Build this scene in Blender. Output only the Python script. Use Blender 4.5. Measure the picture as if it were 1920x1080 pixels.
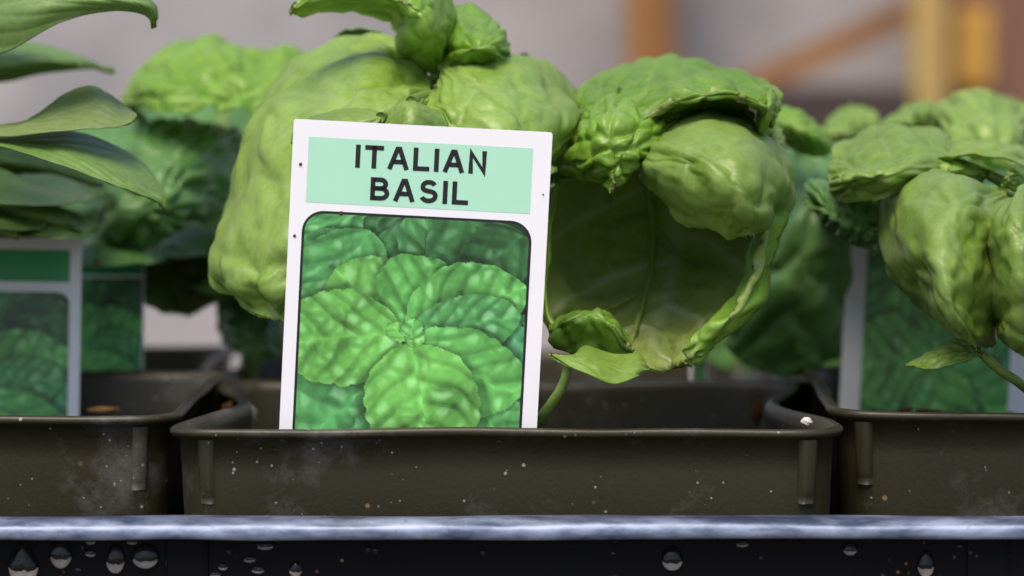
import bpy, bmesh, math, random
import numpy as np
from mathutils import Vector, Matrix

R = math.radians
sc = bpy.context.scene
C = sc.collection
for o in list(bpy.data.objects):
    bpy.data.objects.remove(o)

# ------------------------------------------------------------------ camera, sky, sun, exposure
RIM_Z = 0.078                      # height of the pot rims above the bench
CAM_H = RIM_Z + 0.0431
CAM_D = 0.510                      # camera to front rim of the middle pot (rim front = plane y 0)
PITCH = R(2.70)
FPX = 7100.0                       # focal length in photograph pixels (1920 wide)

cam = bpy.data.cameras.new('camera')
cam.sensor_width = 36.0
cam.lens = FPX / 1920.0 * 36.0
cam.clip_start = 0.01
cam.clip_end = 200.0
cam.dof.use_dof = True
cam.dof.focus_distance = CAM_D + 0.008
cam.dof.aperture_fstop = 20.0
co = bpy.data.objects.new('camera', cam)
co.location = (0, -CAM_D, CAM_H)
co.rotation_euler = (R(90) - PITCH, 0, 0)
C.objects.link(co)
sc.camera = co

SUN_EL, SUN_AZ = R(63), R(-160)    # azimuth measured from +y (away from the camera) clockwise
w = bpy.data.worlds.new('World')
sc.world = w
w.use_nodes = True
nt = w.node_tree
nt.nodes.clear()
sky = nt.nodes.new('ShaderNodeTexSky')
sky.sky_type = 'NISHITA'
sky.sun_disc = False
sky.sun_elevation = SUN_EL
sky.sun_rotation = SUN_AZ
sky.air_density = 1.0
sky.dust_density = 3.0
sky.ozone_density = 1.0
bg = nt.nodes.new('ShaderNodeBackground')
bg.inputs['Strength'].default_value = 0.085
wo = nt.nodes.new('ShaderNodeOutputWorld')
nt.links.new(sky.outputs[0], bg.inputs['Color'])
nt.links.new(bg.outputs[0], wo.inputs['Surface'])

sl = bpy.data.lights.new('sun', 'SUN')
sl.energy = 1.25
sl.angle = R(35)
sl.color = (1.0, 0.88, 0.72)
so = bpy.data.objects.new('sun', sl)
sdir = Vector((math.sin(SUN_AZ) * math.cos(SUN_EL), math.cos(SUN_AZ) * math.cos(SUN_EL), math.sin(SUN_EL)))
so.rotation_euler = (-sdir).to_track_quat('-Z', 'Y').to_euler()
so.location = sdir * 3
C.objects.link(so)

vs = sc.view_settings
vs.view_transform = 'Standard'
vs.look = 'None'
vs.exposure = 1.38
vs.gamma = 1.0
vs.use_curve_mapping = False
sc.render.engine = 'CYCLES'
sc.cycles.use_denoising = True
sc.cycles.max_bounces = 10
sc.cycles.transmission_bounces = 10
sc.cycles.transparent_max_bounces = 8
sc.cycles.caustics_refractive = True
sc.cycles.caustics_reflective = True

# ------------------------------------------------------------------ helpers
cp, sp_ = math.cos(PITCH), math.sin(PITCH)
def Wn(P):
    """(px, py, depth mm behind the middle pot's front rim) -> metres"""
    P = np.asarray(P, float)
    x = (P[..., 0] - 960.0) / FPX
    u = (540.0 - P[..., 1]) / FPX
    dy = cp + u * sp_
    dz = -sp_ + u * cp
    t = (CAM_D + P[..., 2] / 1000.0) / dy
    return np.stack([x * t, -CAM_D + dy * t, CAM_H + dz * t], -1)
def Wp(px, py, d):
    return Vector(Wn(np.array([px, py, d], float)).tolist())

def tag(o, label=None, cat=None, group=None, kind=None):
    if label: o['label'] = label
    if cat: o['category'] = cat
    if group: o['group'] = group
    if kind: o['kind'] = kind
    return o
def link(o, parent=None):
    C.objects.link(o)
    if parent is not None:
        o.parent = parent
    return o
def empty(name, loc=(0, 0, 0)):
    o = bpy.data.objects.new(name, None)
    o.empty_display_size = 0.01
    C.objects.link(o)
    o.location = loc
    return o
def mesh_obj(name, verts, faces, mats, parent=None, smooth=True, loc=None, midx=None):
    """verts in world coordinates; the object's origin is loc (or the parent's)"""
    v = np.asarray(verts, float)
    off = np.zeros(3)
    if parent is not None:
        p = parent
        while p is not None:
            off += np.array(p.location); p = p.parent
    if loc is not None:
        off = np.array(loc, float)
    me = bpy.data.meshes.new(name)
    me.from_pydata((v - off).tolist(), [], [tuple(int(i) for i in f) for f in faces])
    for m in (mats if isinstance(mats, (list, tuple)) else [mats]):
        me.materials.append(m)
    if midx is not None:
        me.polygons.foreach_set('material_index', np.asarray(midx, np.int32))
    me.polygons.foreach_set('use_smooth', np.full(len(me.polygons), smooth))
    me.update()
    o = bpy.data.objects.new(name, me)
    C.objects.link(o)
    if parent is not None:
        o.parent = parent
    elif loc is not None:
        o.location = loc
    return o
def grid_faces(n, m, base=0, flip=False, closed=False):
    i = np.arange(n - 1)[:, None]
    j = np.arange(m if closed else m - 1)[None, :]
    a = base + i * m + j
    b = base + i * m + (j + 1) % m
    c = base + (i + 1) * m + (j + 1) % m
    d = base + (i + 1) * m + j
    f = np.stack([a, b, c, d] if not flip else [d, c, b, a], -1)
    return f.reshape(-1, 4)
def box(bm, x0, x1, y0, y1, z0, z1):
    r = bmesh.ops.create_cube(bm, size=1)
    for v in r['verts']:
        v.co = Vector((x0 + (v.co.x + .5) * (x1 - x0), y0 + (v.co.y + .5) * (y1 - y0), z0 + (v.co.z + .5) * (z1 - z0)))
    return r['verts']
def bm_obj(name, bm, mat, parent=None, smooth=False, loc=None, bevel=0.0):
    if bevel:
        bmesh.ops.bevel(bm, geom=list(bm.edges), offset=bevel, segments=2, affect='EDGES', profile=0.6)
    bm.normal_update()
    off = Vector((0, 0, 0))
    p = parent
    while p is not None:
        off += p.location; p = p.parent
    if loc is not None: off = Vector(loc)
    for v in bm.verts: v.co -= off
    me = bpy.data.meshes.new(name)
    bm.to_mesh(me); bm.free()
    me.materials.append(mat)
    me.polygons.foreach_set('use_smooth', np.full(len(me.polygons), smooth))
    o = bpy.data.objects.new(name, me)
    C.objects.link(o)
    if parent is not None: o.parent = parent
    elif loc is not None: o.location = loc
    return o

def catmull(pts, n):
    """pts (k, ...) -> n samples through them"""
    pts = np.asarray(pts, float)
    k = len(pts)
    if k == 2:
        t = np.linspace(0, 1, n).reshape((-1,) + (1,) * (pts.ndim - 1))
        return pts[0] * (1 - t) + pts[1] * t
    P = np.concatenate([[2 * pts[0] - pts[1]], pts, [2 * pts[-1] - pts[-2]]])
    s = np.linspace(0, k - 1, n)
    i = np.minimum(s.astype(int), k - 2)
    t = (s - i).reshape((-1,) + (1,) * (pts.ndim - 1))
    p0, p1, p2, p3 = P[i], P[i + 1], P[i + 2], P[i + 3]
    return 0.5 * (2 * p1 + (p2 - p0) * t + (2 * p0 - 5 * p1 + 4 * p2 - p3) * t ** 2 + (3 * p1 - p0 - 3 * p2 + p3) * t ** 3)

def h2(ix, iy, s):
    n = (ix.astype(np.int64) * 374761393 + iy.astype(np.int64) * 668265263 + int(s) * 982451653) & 0x7fffffff
    n = ((n ^ (n >> 13)) * 1274126177) & 0x7fffffff
    n = (n ^ (n >> 16)) & 0xffff
    return n / 65535.0
def vnoise(x, y, s=0):
    ix, iy = np.floor(x), np.floor(y)
    fx, fy = x - ix, y - iy
    fx = fx * fx * (3 - 2 * fx); fy = fy * fy * (3 - 2 * fy)
    a = h2(ix, iy, s); b = h2(ix + 1, iy, s); c = h2(ix, iy + 1, s); d = h2(ix + 1, iy + 1, s)
    return (a * (1 - fx) + b * fx) * (1 - fy) + (c * (1 - fx) + d * fx) * fy - 0.5
def blister(x, y, s=0):
    """smooth rounded cells with creases between them, about 0..1"""
    ix, iy = np.floor(x), np.floor(y)
    f1 = np.full(x.shape, 9.0); f2 = np.full(x.shape, 9.0)
    for a in (-1, 0, 1):
        for b in (-1, 0, 1):
            cx, cy = ix + a, iy + b
            qx = cx + 0.15 + 0.7 * h2(cx, cy, s + 11)
            qy = cy + 0.15 + 0.7 * h2(cx, cy, s + 37)
            d = (x - qx) ** 2 + (y - qy) ** 2
            f2 = np.minimum(f2, np.maximum(f1, d)); f1 = np.minimum(f1, d)
    e = np.sqrt(f2) - np.sqrt(f1)
    return 1 - np.exp(-(e / 0.36) ** 1.7)

# ------------------------------------------------------------------ materials
def new_mat(name):
    m = bpy.data.materials.new(name)
    m.use_nodes = True
    t = m.node_tree
    b = t.nodes['Principled BSDF']
    return m, t, b
def N(t, kind, **kw):
    n = t.nodes.new(kind)
    for k, v in kw.items():
        if k in n.inputs: n.inputs[k].default_value = v
        else: setattr(n, k, v)
    return n
def ramp(t, fac, stops):
    r = t.nodes.new('ShaderNodeValToRGB')
    e = r.color_ramp.elements
    while len(e) < len(stops): e.new(0.5)
    for k, (p, c) in enumerate(stops):
        e[k].position = p
        e[k].color = (c, c, c, 1) if not isinstance(c, tuple) else c + (1,)
    t.links.new(fac, r.inputs[0])
    return r.outputs[0]
def mixc(t, fac, a, b, mode='MIX'):
    m = t.nodes.new('ShaderNodeMix')
    m.data_type = 'RGBA'; m.blend_type = mode
    for sock, v in ((m.inputs[0], fac), (m.inputs[6], a), (m.inputs[7], b)):
        if hasattr(v, 'links'): t.links.new(v, sock)
        elif isinstance(v, tuple): sock.default_value = v + (1,)
        else: sock.default_value = v
    return m.outputs[2]
def objcoord(t):
    return t.nodes.new('ShaderNodeTexCoord').outputs['Object']
def noise(t, co_, scale, detail=3, rough=0.55):
    n = N(t, 'ShaderNodeTexNoise', Scale=scale, Detail=detail, Roughness=rough)
    t.links.new(co_, n.inputs['Vector'])
    return n.outputs['Fac']
def voronoi(t, co_, scale, feature='F1', out='Distance'):
    n = N(t, 'ShaderNodeTexVoronoi', Scale=scale)
    n.feature = feature
    t.links.new(co_, n.inputs['Vector'])
    return n.outputs[out]
def bump(t, height, strength, dist, bsdf):
    b = N(t, 'ShaderNodeBump', Strength=strength, Distance=dist)
    t.links.new(height, b.inputs['Height'])
    t.links.new(b.outputs[0], bsdf.inputs['Normal'])
    return b
def geom_pos(t):
    return t.nodes.new('ShaderNodeNewGeometry').outputs['Position']

def leaf_mat(name, lo, hi, vein, rough=0.42, trans=0.3, tcol=(0.28, 0.46, 0.03), spec=0.5, under=False, dusty=0.0):
    m, t, b = new_mat(name)
    at = N(t, 'ShaderNodeAttribute'); at.attribute_name = 'vein'
    bl = N(t, 'ShaderNodeAttribute'); bl.attribute_name = 'puff'
    pos = geom_pos(t)
    n1 = noise(t, pos, 90, 3)
    n2 = noise(t, pos, 900, 3, 0.6)
    net = voronoi(t, pos, 330, 'DISTANCE_TO_EDGE')
    netm = ramp(t, net, [(0.0, 1.0), (0.09, 0.0)])
    n3 = noise(t, pos, 170, 4, 0.65)
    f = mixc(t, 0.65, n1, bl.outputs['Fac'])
    col = mixc(t, ramp(t, f, [(0.34, 0.0), (0.66, 1.0)]), lo, hi)  # sky sheen put into the colour: raised puffs paler, hollows darker
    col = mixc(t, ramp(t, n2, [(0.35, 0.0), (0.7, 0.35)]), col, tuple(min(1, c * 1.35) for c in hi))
    col = mixc(t, ramp(t, n3, [(0.50, 0.0), (0.72, 0.38)]), col, tuple(a * b for a, b in zip(hi, (1.22, 1.08, 0.55))))
    nm_ = N(t, 'ShaderNodeMath', operation='MULTIPLY'); nm_.inputs[1].default_value = 0.22
    t.links.new(netm, nm_.inputs[0])
    col = mixc(t, nm_.outputs[0], col, vein)
    vm = N(t, 'ShaderNodeMath', operation='MULTIPLY'); vm.inputs[1].default_value = 0.8 if under else 0.5
    t.links.new(at.outputs['Fac'], vm.inputs[0])
    col = mixc(t, vm.outputs[0], col, vein)
    oi = t.nodes.new('ShaderNodeObjectInfo')
    hs = N(t, 'ShaderNodeHueSaturation')
    mr = N(t, 'ShaderNodeMapRange'); mr.inputs['To Min'].default_value = 0.86; mr.inputs['To Max'].default_value = 1.14
    t.links.new(oi.outputs['Random'], mr.inputs['Value'])
    t.links.new(mr.outputs[0], hs.inputs['Value'])
    t.links.new(col, hs.inputs['Color'])
    # small pale specks of dust and pinholes
    sp = voronoi(t, pos, 260)
    spm = ramp(t, sp, [(0.05, 1.0), (0.10, 0.0)])
    gate = ramp(t, noise(t, pos, 60, 2), [(0.52, 0.0), (0.6, 0.55)])
    mm = N(t, 'ShaderNodeMath', operation='MULTIPLY')
    t.links.new(spm, mm.inputs[0]); t.links.new(gate, mm.inputs[1])
    col = mixc(t, mm.outputs[0], hs.outputs[0], (0.42, 0.46, 0.24))
    if dusty:
        col = mixc(t, dusty, col, (0.42, 0.45, 0.36))
    t.links.new(col, b.inputs['Base Color'])
    b.inputs['Roughness'].default_value = rough
    b.inputs['Specular IOR Level'].default_value = spec
    fine = noise(t, pos, 2600, 2, 0.6)
    fm = mixc(t, 0.5, fine, ramp(t, net, [(0.0, 0.0), (0.2, 1.0)]))
    fm = mixc(t, 0.4, fm, noise(t, pos, 420, 3))
    bump(t, fm, 0.24, 0.0003, b)
    tr = N(t, 'ShaderNodeBsdfTranslucent')
    tr.inputs['Color'].default_value = tcol + (1,)
    ms = N(t, 'ShaderNodeMixShader'); ms.inputs[0].default_value = trans
    out = t.nodes['Material Output']
    t.links.new(b.outputs[0], ms.inputs[1]); t.links.new(tr.outputs[0], ms.inputs[2])
    t.links.new(ms.outputs[0], out.inputs['Surface'])
    return m

M = {}
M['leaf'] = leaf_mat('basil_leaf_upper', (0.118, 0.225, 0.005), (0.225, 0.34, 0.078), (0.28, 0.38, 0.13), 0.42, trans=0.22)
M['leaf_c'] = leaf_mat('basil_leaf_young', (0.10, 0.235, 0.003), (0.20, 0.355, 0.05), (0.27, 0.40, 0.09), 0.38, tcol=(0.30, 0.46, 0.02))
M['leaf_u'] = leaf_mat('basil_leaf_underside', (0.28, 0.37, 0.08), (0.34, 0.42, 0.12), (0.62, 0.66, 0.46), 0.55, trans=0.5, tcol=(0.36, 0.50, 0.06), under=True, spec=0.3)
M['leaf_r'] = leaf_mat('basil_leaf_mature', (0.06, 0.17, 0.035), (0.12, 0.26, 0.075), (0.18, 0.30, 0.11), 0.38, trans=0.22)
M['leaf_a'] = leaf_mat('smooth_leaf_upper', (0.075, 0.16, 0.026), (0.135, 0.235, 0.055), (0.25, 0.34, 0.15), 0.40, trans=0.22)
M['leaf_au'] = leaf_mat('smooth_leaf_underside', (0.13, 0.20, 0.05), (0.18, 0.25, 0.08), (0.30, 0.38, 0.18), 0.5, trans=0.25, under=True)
M['stem'] = leaf_mat('green_stem', (0.12, 0.20, 0.03), (0.20, 0.28, 0.07), (0.2, 0.3, 0.1), 0.5, trans=0.08)

def pot_mat():
    m, t, b = new_mat('olive_brown_pot_plastic')
    pos = geom_pos(t)
    col = mixc(t, noise(t, pos, 40, 4), (0.021, 0.018, 0.0075), (0.031, 0.0265, 0.012))
    # chalky water marks, mostly low on the wall
    sm = ramp(t, noise(t, pos, 55, 6, 0.72), [(0.54, 0.0), (0.72, 0.38)])
    col = mixc(t, sm, col, (0.20, 0.20, 0.19))
    # specks of soil and grit
    for scale, th, c, g in ((330, 0.10, (0.35, 0.33, 0.28), 0.50), (190, 0.085, (0.26, 0.15, 0.08), 0.53), (620, 0.13, (0.30, 0.29, 0.25), 0.50)):
        v = ramp(t, voronoi(t, pos, scale), [(th * 0.6, 1.0), (th, 0.0)])
        gate = ramp(t, noise(t, pos, scale * 0.35, 2), [(g, 0.0), (g + 0.08, 0.8)])
        mm = N(t, 'ShaderNodeMath', operation='MULTIPLY')
        t.links.new(v, mm.inputs[0]); t.links.new(gate, mm.inputs[1])
        col = mixc(t, mm.outputs[0], col, c)
    t.links.new(col, b.inputs['Base Color'])
    b.inputs['Roughness'].default_value = 0.42
    b.inputs['Specular IOR Level'].default_value = 0.35
    bump(t, noise(t, pos, 1500, 3), 0.15, 0.0003, b)
    return m
M['pot'] = pot_mat()
def simple(name, c, rough=0.5, spec=0.5, metal=0.0, var=0.15, scale=60, bmp=0.0, bscale=800):
    m, t, b = new_mat(name)
    pos = geom_pos(t)
    col = mixc(t, noise(t, pos, scale, 5, 0.6), tuple(x * (1 - var) for x in c), tuple(min(1, x * (1 + var)) for x in c))
    t.links.new(col, b.inputs['Base Color'])
    b.inputs['Roughness'].default_value = rough
    b.inputs['Specular IOR Level'].default_value = spec
    b.inputs['Metallic'].default_value = metal
    if bmp: bump(t, noise(t, pos, bscale, 4), bmp, 0.0005, b)
    return m
def tray_wall_mat():
    m, t, b = new_mat('black_tray_plastic')
    pos = geom_pos(t)
    col = mixc(t, noise(t, pos, 80, 4), (0.003, 0.003, 0.004), (0.006, 0.006, 0.007))
    v = ramp(t, voronoi(t, pos, 520), [(0.09, 1.0), (0.15, 0.0)])
    gate = ramp(t, noise(t, pos, 45, 3), [(0.56, 0.0), (0.64, 0.9)])
    mm = N(t, 'ShaderNodeMath', operation='MULTIPLY')
    t.links.new(v, mm.inputs[0]); t.links.new(gate, mm.inputs[1])
    col = mixc(t, mm.outputs[0], col, (0.20, 0.10, 0.05))
    t.links.new(col, b.inputs['Base Color'])
    b.inputs['Roughness'].default_value = 0.45
    b.inputs['Specular IOR Level'].default_value = 0.06
    bump(t, noise(t, pos, 900, 3), 0.1, 0.0003, b)
    return m
M['tray'] = tray_wall_mat()
def tray_rim_mat():
    m, t, b = new_mat('shiny_tray_rim')
    pos = geom_pos(t)
    mp = N(t, 'ShaderNodeMapping'); mp.inputs['Scale'].default_value = (0.35, 1, 1)
    t.links.new(pos, mp.inputs[0])
    n = noise(t, mp.outputs[0], 260, 5, 0.65)
    col = mixc(t, ramp(t, n, [(0.38, 0.0), (0.62, 1.0)]), (0.055, 0.072, 0.12), (0.23, 0.27, 0.37))
    col = mixc(t, ramp(t, noise(t, pos, 1400, 4), [(0.6, 0.0), (0.75, 0.5)]), col, (0.10, 0.10, 0.13))
    t.links.new(col, b.inputs['Base Color'])
    b.inputs['Metallic'].default_value = 0.7
    t.links.new(ramp(t, n, [(0.3, 0.36), (0.7, 0.58)]), b.inputs['Roughness'])
    bump(t, n, 0.22, 0.0004, b)
    return m
M['rim'] = tray_rim_mat()
M['white'] = simple('white_tag_plastic', (0.80, 0.79, 0.82), 0.45, 0.4, var=0.02, scale=200)
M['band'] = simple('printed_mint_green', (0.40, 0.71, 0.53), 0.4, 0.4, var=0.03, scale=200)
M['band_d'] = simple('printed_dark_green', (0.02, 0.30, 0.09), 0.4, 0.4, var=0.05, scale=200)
M['ink'] = simple('printed_black', (0.012, 0.012, 0.015), 0.4, 0.4, var=0.1)
def print_mat():
    m, t, b = new_mat('printed_picture')
    a = N(t, 'ShaderNodeAttribute'); a.attribute_name = 'print'
    t.links.new(a.outputs['Color'], b.inputs['Base Color'])
    b.inputs['Roughness'].default_value = 0.35
    return m
M['print'] = print_mat()
def soil_mat():
    m, t, b = new_mat('dark_potting_soil')
    pos = geom_pos(t)
    v = voronoi(t, pos, 420, out='Color')
    col = mixc(t, noise(t, pos, 300, 4), (0.008, 0.006, 0.004), (0.035, 0.022, 0.013))
    t.links.new(col, b.inputs['Base Color'])
    b.inputs['Roughness'].default_value = 0.95
    bump(t, noise(t, pos, 700, 5, 0.7), 0.9, 0.002, b)
    return m
M['soil'] = soil_mat()
M['perlite'] = simple('perlite', (0.55, 0.52, 0.45), 0.8, 0.2, var=0.15, scale=900, bmp=0.5)
M['bark'] = simple('bark', (0.085, 0.036, 0.016), 0.8, 0.2, var=0.4, scale=500, bmp=0.6)
M['dead'] = simple('dry_leaf', (0.30, 0.15, 0.045), 0.7, 0.2, var=0.3, scale=400, bmp=0.4)
def water_mat():
    m, t, b = new_mat('water')
    b.inputs['Base Color'].default_value = (1, 1, 1, 1)
    b.inputs['Roughness'].default_value = 0.0
    b.inputs['IOR'].default_value = 1.333
    b.inputs['Transmission Weight'].default_value = 1.0
    return m
M['water'] = water_mat()
M['drop_glint'] = simple('painted_drop_glint', (0.27, 0.25, 0.22), 0.8, 0.2, var=0.5, scale=1200)  # pale colour standing in for the bright highlight inside each drop
def wall_mat():
    m, t, b = new_mat('lilac_grey_wall')
    pos = geom_pos(t)
    col = mixc(t, ramp(t, noise(t, pos, 7, 3), [(0.35, 0.0), (0.65, 1.0)]), (0.25, 0.242, 0.25), (0.385, 0.355, 0.35))
    col = mixc(t, ramp(t, noise(t, pos, 22, 2), [(0.45, 0.0), (0.7, 0.5)]), col, (0.41, 0.36, 0.345))
    t.links.new(col, b.inputs['Base Color'])
    b.inputs['Roughness'].default_value = 0.9
    bump(t, noise(t, pos, 60, 4), 0.3, 0.004, b)
    return m
M['wall'] = wall_mat()
def wood(name, a, b_, scale=30):
    m, t, b = new_mat(name)
    pos = objcoord(t)
    mp = N(t, 'ShaderNodeMapping'); mp.inputs['Scale'].default_value = (1, 1, 0.12)
    t.links.new(pos, mp.inputs[0])
    n = noise(t, mp.outputs[0], scale, 5, 0.65)
    t.links.new(mixc(t, ramp(t, n, [(0.3, 0.0), (0.7, 1.0)]), a, b_), b.inputs['Base Color'])
    b.inputs['Roughness'].default_value = 0.6
    bump(t, n, 0.4, 0.002, b)
    return m
M['wood_o'] = wood('orange_timber', (0.17, 0.065, 0.014), (0.33, 0.15, 0.034), 60)
M['wood_y'] = wood('yellow_timber', (0.37, 0.235, 0.06), (0.50, 0.34, 0.11), 60)
M['wood_b'] = wood('brown_timber', (0.14, 0.060, 0.035), (0.25, 0.12, 0.075), 30)
M['wood_p'] = wood('amber_panel', (0.50, 0.25, 0.035), (0.66, 0.38, 0.06), 30)
M['dark'] = simple('dark_brown_crate', (0.055, 0.04, 0.036), 0.8, 0.2, var=0.3, scale=20)
M['bench'] = wood('bench_boards', (0.10, 0.085, 0.07), (0.19, 0.165, 0.14), 40)
M['ground'] = simple('gravel_ground', (0.20, 0.19, 0.18), 0.95, 0.1, var=0.35, scale=30, bmp=0.6, bscale=60)

# ------------------------------------------------------------------ setting: ground, wall, bench
bm = bmesh.new()
bmesh.ops.create_grid(bm, x_segments=40, y_segments=40, size=30)
for v in bm.verts: v.co.z = -0.85 + 0.01 * math.sin(v.co.x * 3.1) * math.cos(v.co.y * 2.7)
tag(bm_obj('ground', bm, M['ground']), kind='structure')
WALL_Y = 1.55
bm = bmesh.new()
box(bm, -2.2, 2.2, WALL_Y, WALL_Y + 0.12, -0.87, 0.75)
tag(bm_obj('wall', bm, M['wall'], loc=(0, WALL_Y, -0.87)), kind='structure')
be = empty('bench_top', (0, 0.1, -0.03)); tag(be, kind='structure')
for k in range(4):
    bm = bmesh.new()
    y0 = -0.055 + k * 0.092
    box(bm, -0.62, 0.62, y0, y0 + 0.088, -0.028 - 0.0005 * (k % 2), 0.0 - 0.0004 * (k % 3))
    bm_obj('plank', bm, M['bench'], be, bevel=0.002)
for x in (-0.5, 0.5):
    bm = bmesh.new(); box(bm, x - 0.03, x + 0.03, -0.04, 0.30, -0.86, -0.0295)
    bm_obj('trestle', bm, M['bench'], be, bevel=0.003)

def D(dist_from_cam): return (dist_from_cam - CAM_D) * 1000
def timber(name, x0, x1, ytop, ybot, d, thick, mat, label, extend=True):
    a, b = Wp(x0, 100, d), Wp(x1, 100, d)
    bm = bmesh.new()
    box(bm, a.x, b.x, a.y, a.y + thick, -0.852, 0.72)
    o = bm_obj(name, bm, mat, bevel=0.002, loc=((a.x + b.x) / 2, a.y, -0.85))
    return tag(o, label, 'post')
dW = WALL_Y * 1000
timber('timber_post', 1176, 1268, 0, 0, dW - 60, 0.045, M['wood_o'], 'orange brown timber post standing before the grey wall behind the basil')
timber('timber_post', 1714, 1774, 0, 0, dW - 110, 0.03, M['wood_y'], 'pale yellow timber post beside the amber panel')
timber('timber_post', 1790, 1990, 0, 0, dW - 40, 0.035, M['wood_b'], 'wide dark brown post behind the amber panel')
# diagonal brace between the two posts
p0, p1 = Wp(1395, 165, dW - 56), Wp(1745, 3, dW - 56)
def bar(name, a, b, wd, th, mat, loc=None, parent=None):
    ax = (b - a).normalized()
    side = Vector((0, 1, 0))
    up = ax.cross(side).normalized()
    vs_ = [p + up * (wd / 2 * s) + side * (th / 2 * q) for p in (a, b) for s, q in ((-1, -1), (1, -1), (1, 1), (-1, 1))]
    f = [(0, 1, 2, 3), (7, 6, 5, 4), (0, 4, 5, 1), (1, 5, 6, 2), (2, 6, 7, 3), (3, 7, 4, 0)]
    return mesh_obj(name, [tuple(v) for v in vs_], f, mat, parent, smooth=False, loc=loc)
dirb = (p1 - p0).normalized()
q0 = p0 - dirb * 0.012; q1 = p1 + dirb * 0.0
tag(bar('diagonal_brace', q0, q1, 0.013, 0.02, M['wood_o'], loc=tuple(q0)), 'orange timber brace rising at a slant to the yellow post', 'brace')
a, b = Wp(1790, 12, dW - 75), Wp(1862, 165, dW - 75)
bm = bmesh.new(); box(bm, a.x, b.x, a.y, a.y + 0.034, b.z, a.z)
tag(bm_obj('amber_panel', bm, M['wood_p'], loc=((a.x + b.x) / 2, a.y, b.z), bevel=0.004), 'amber wooden block fixed on the wide dark brown post', 'block')
a, b = Wp(1430, 160, dW - 180), Wp(1712, 330, dW - 180)
ce = empty('dark_crate', ((a.x + b.x) / 2, a.y, -0.85)); tag(ce, 'dark brown crate stack on the ground before the grey wall', 'crate')
zt = a.z; h = 0.06; k = 0
while zt > -0.85:
    bm = bmesh.new(); box(bm, a.x - 0.02, b.x + 0.004 * (k % 2), a.y, a.y + 0.12, max(zt - h + 0.006, -0.852), zt)
    bm_obj('slat', bm, M['dark'], ce, bevel=0.002); zt -= h; k += 1

# ------------------------------------------------------------------ seed tray
tray = empty('seed_tray', (0, 0.095, 0.0))
tag(tray, 'black plastic tray with a shiny grey rim and water drops on its wall', 'tray')
TX, TY0, TY1 = 0.275, -0.0085, 0.205
rim_c = Wp(960, 989, -9.5)
RZ = rim_c.z
# walls: front, back, sides and floor (open box with thickness)
def slab(name, x0, x1, y0, y1, z0, z1, bev=0.0004):
    bm = bmesh.new(); box(bm, x0, x1, y0, y1, z0, z1); return bm_obj(name, bm, M['tray'], tray, bevel=bev)
slab('floor', -TX, TX, TY0 + 0.002, TY1 - 0.002, 0.0005, 0.002)
slab('front_wall', -TX, TX, TY0, TY0 + 0.0015, 0.0005, RZ + 0.0004)
slab('back_wall', -TX, TX, TY1 - 0.0015, TY1, 0.0005, RZ)
for s in (-1, 1):
    slab('side_wall', min(s * TX, s * (TX + 0.0015)), max(s * TX, s * (TX + 0.0015)), TY0, TY1, 0.0005, RZ)
for px in (352, 1852):
    x = Wp(px, 1040, -8.5).x
    slab('rib', x - 0.0028, x + 0.0028, TY0 - 0.0006, TY0 + 0.0005, 0.001, RZ - 0.0012, 0.0005)
# rolled rim along the front: an uneven D section
nx = 700
xs = np.linspace(-TX, TX, nx)
pp = np.array([(0.0022, -0.0012), (0.0024, 0.0004), (0.0020, 0.00142), (0.0004, 0.00155), (-0.0007, 0.00135), (-0.0016, 0.00075), (-0.0021, 0.00030), (-0.00235, -0.0004), (-0.00235, -0.0012), (-0.0019, -0.0015), (0.0, -0.0015), (0.0018, -0.0015), (0.0022, -0.0012)])
prof = catmull(pp, 23)[:22][::-1] * np.array([1.0, 0.94])
V = np.zeros((nx, 22, 3))
for k in range(22):
    wob = 0.00030 * vnoise(xs * 90, xs * 0 + k * 0.35, 3) + 0.00022 * vnoise(xs * 35, xs * 0, 8)
    V[:, k, 0] = xs
    V[:, k, 1] = TY0 - 0.0008 + prof[k, 0] * (1 + 0.10 * vnoise(xs * 40, xs * 0 + 2, 4))
    V[:, k, 2] = RZ + prof[k, 1] + wob
mesh_obj('front_rim', V.reshape(-1, 3), grid_faces(nx, 22, closed=True), M['rim'], tray)

# ------------------------------------------------------------------ pots
def pot_outline(n, half, rad, bow, fbow=None):
    """closed plan curve of a rounded square whose sides bow in"""
    pts = []
    per = n // 4
    for q in range(4):
        ang0 = q * math.pi / 2
        for i in range(per):
            s = i / per
            # half side straight, arc
            straight = half - rad
            L1 = 2 * straight; L2 = rad * math.pi / 2
            t_ = s * (L1 + L2)
            if t_ < L1:
                x, y = half - (bow if q % 2 == 0 or fbow is None else fbow) * (1 - ((t_ - straight) / straight) ** 2) ** 2, -straight + t_
            else:
                a = (t_ - L1) / rad
                x, y = straight + rad * math.cos(a), straight + rad * math.sin(a)
            pts.append((x * math.cos(ang0) - y * math.sin(ang0), x * math.sin(ang0) + y * math.cos(ang0)))
    return np.array(pts)

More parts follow.
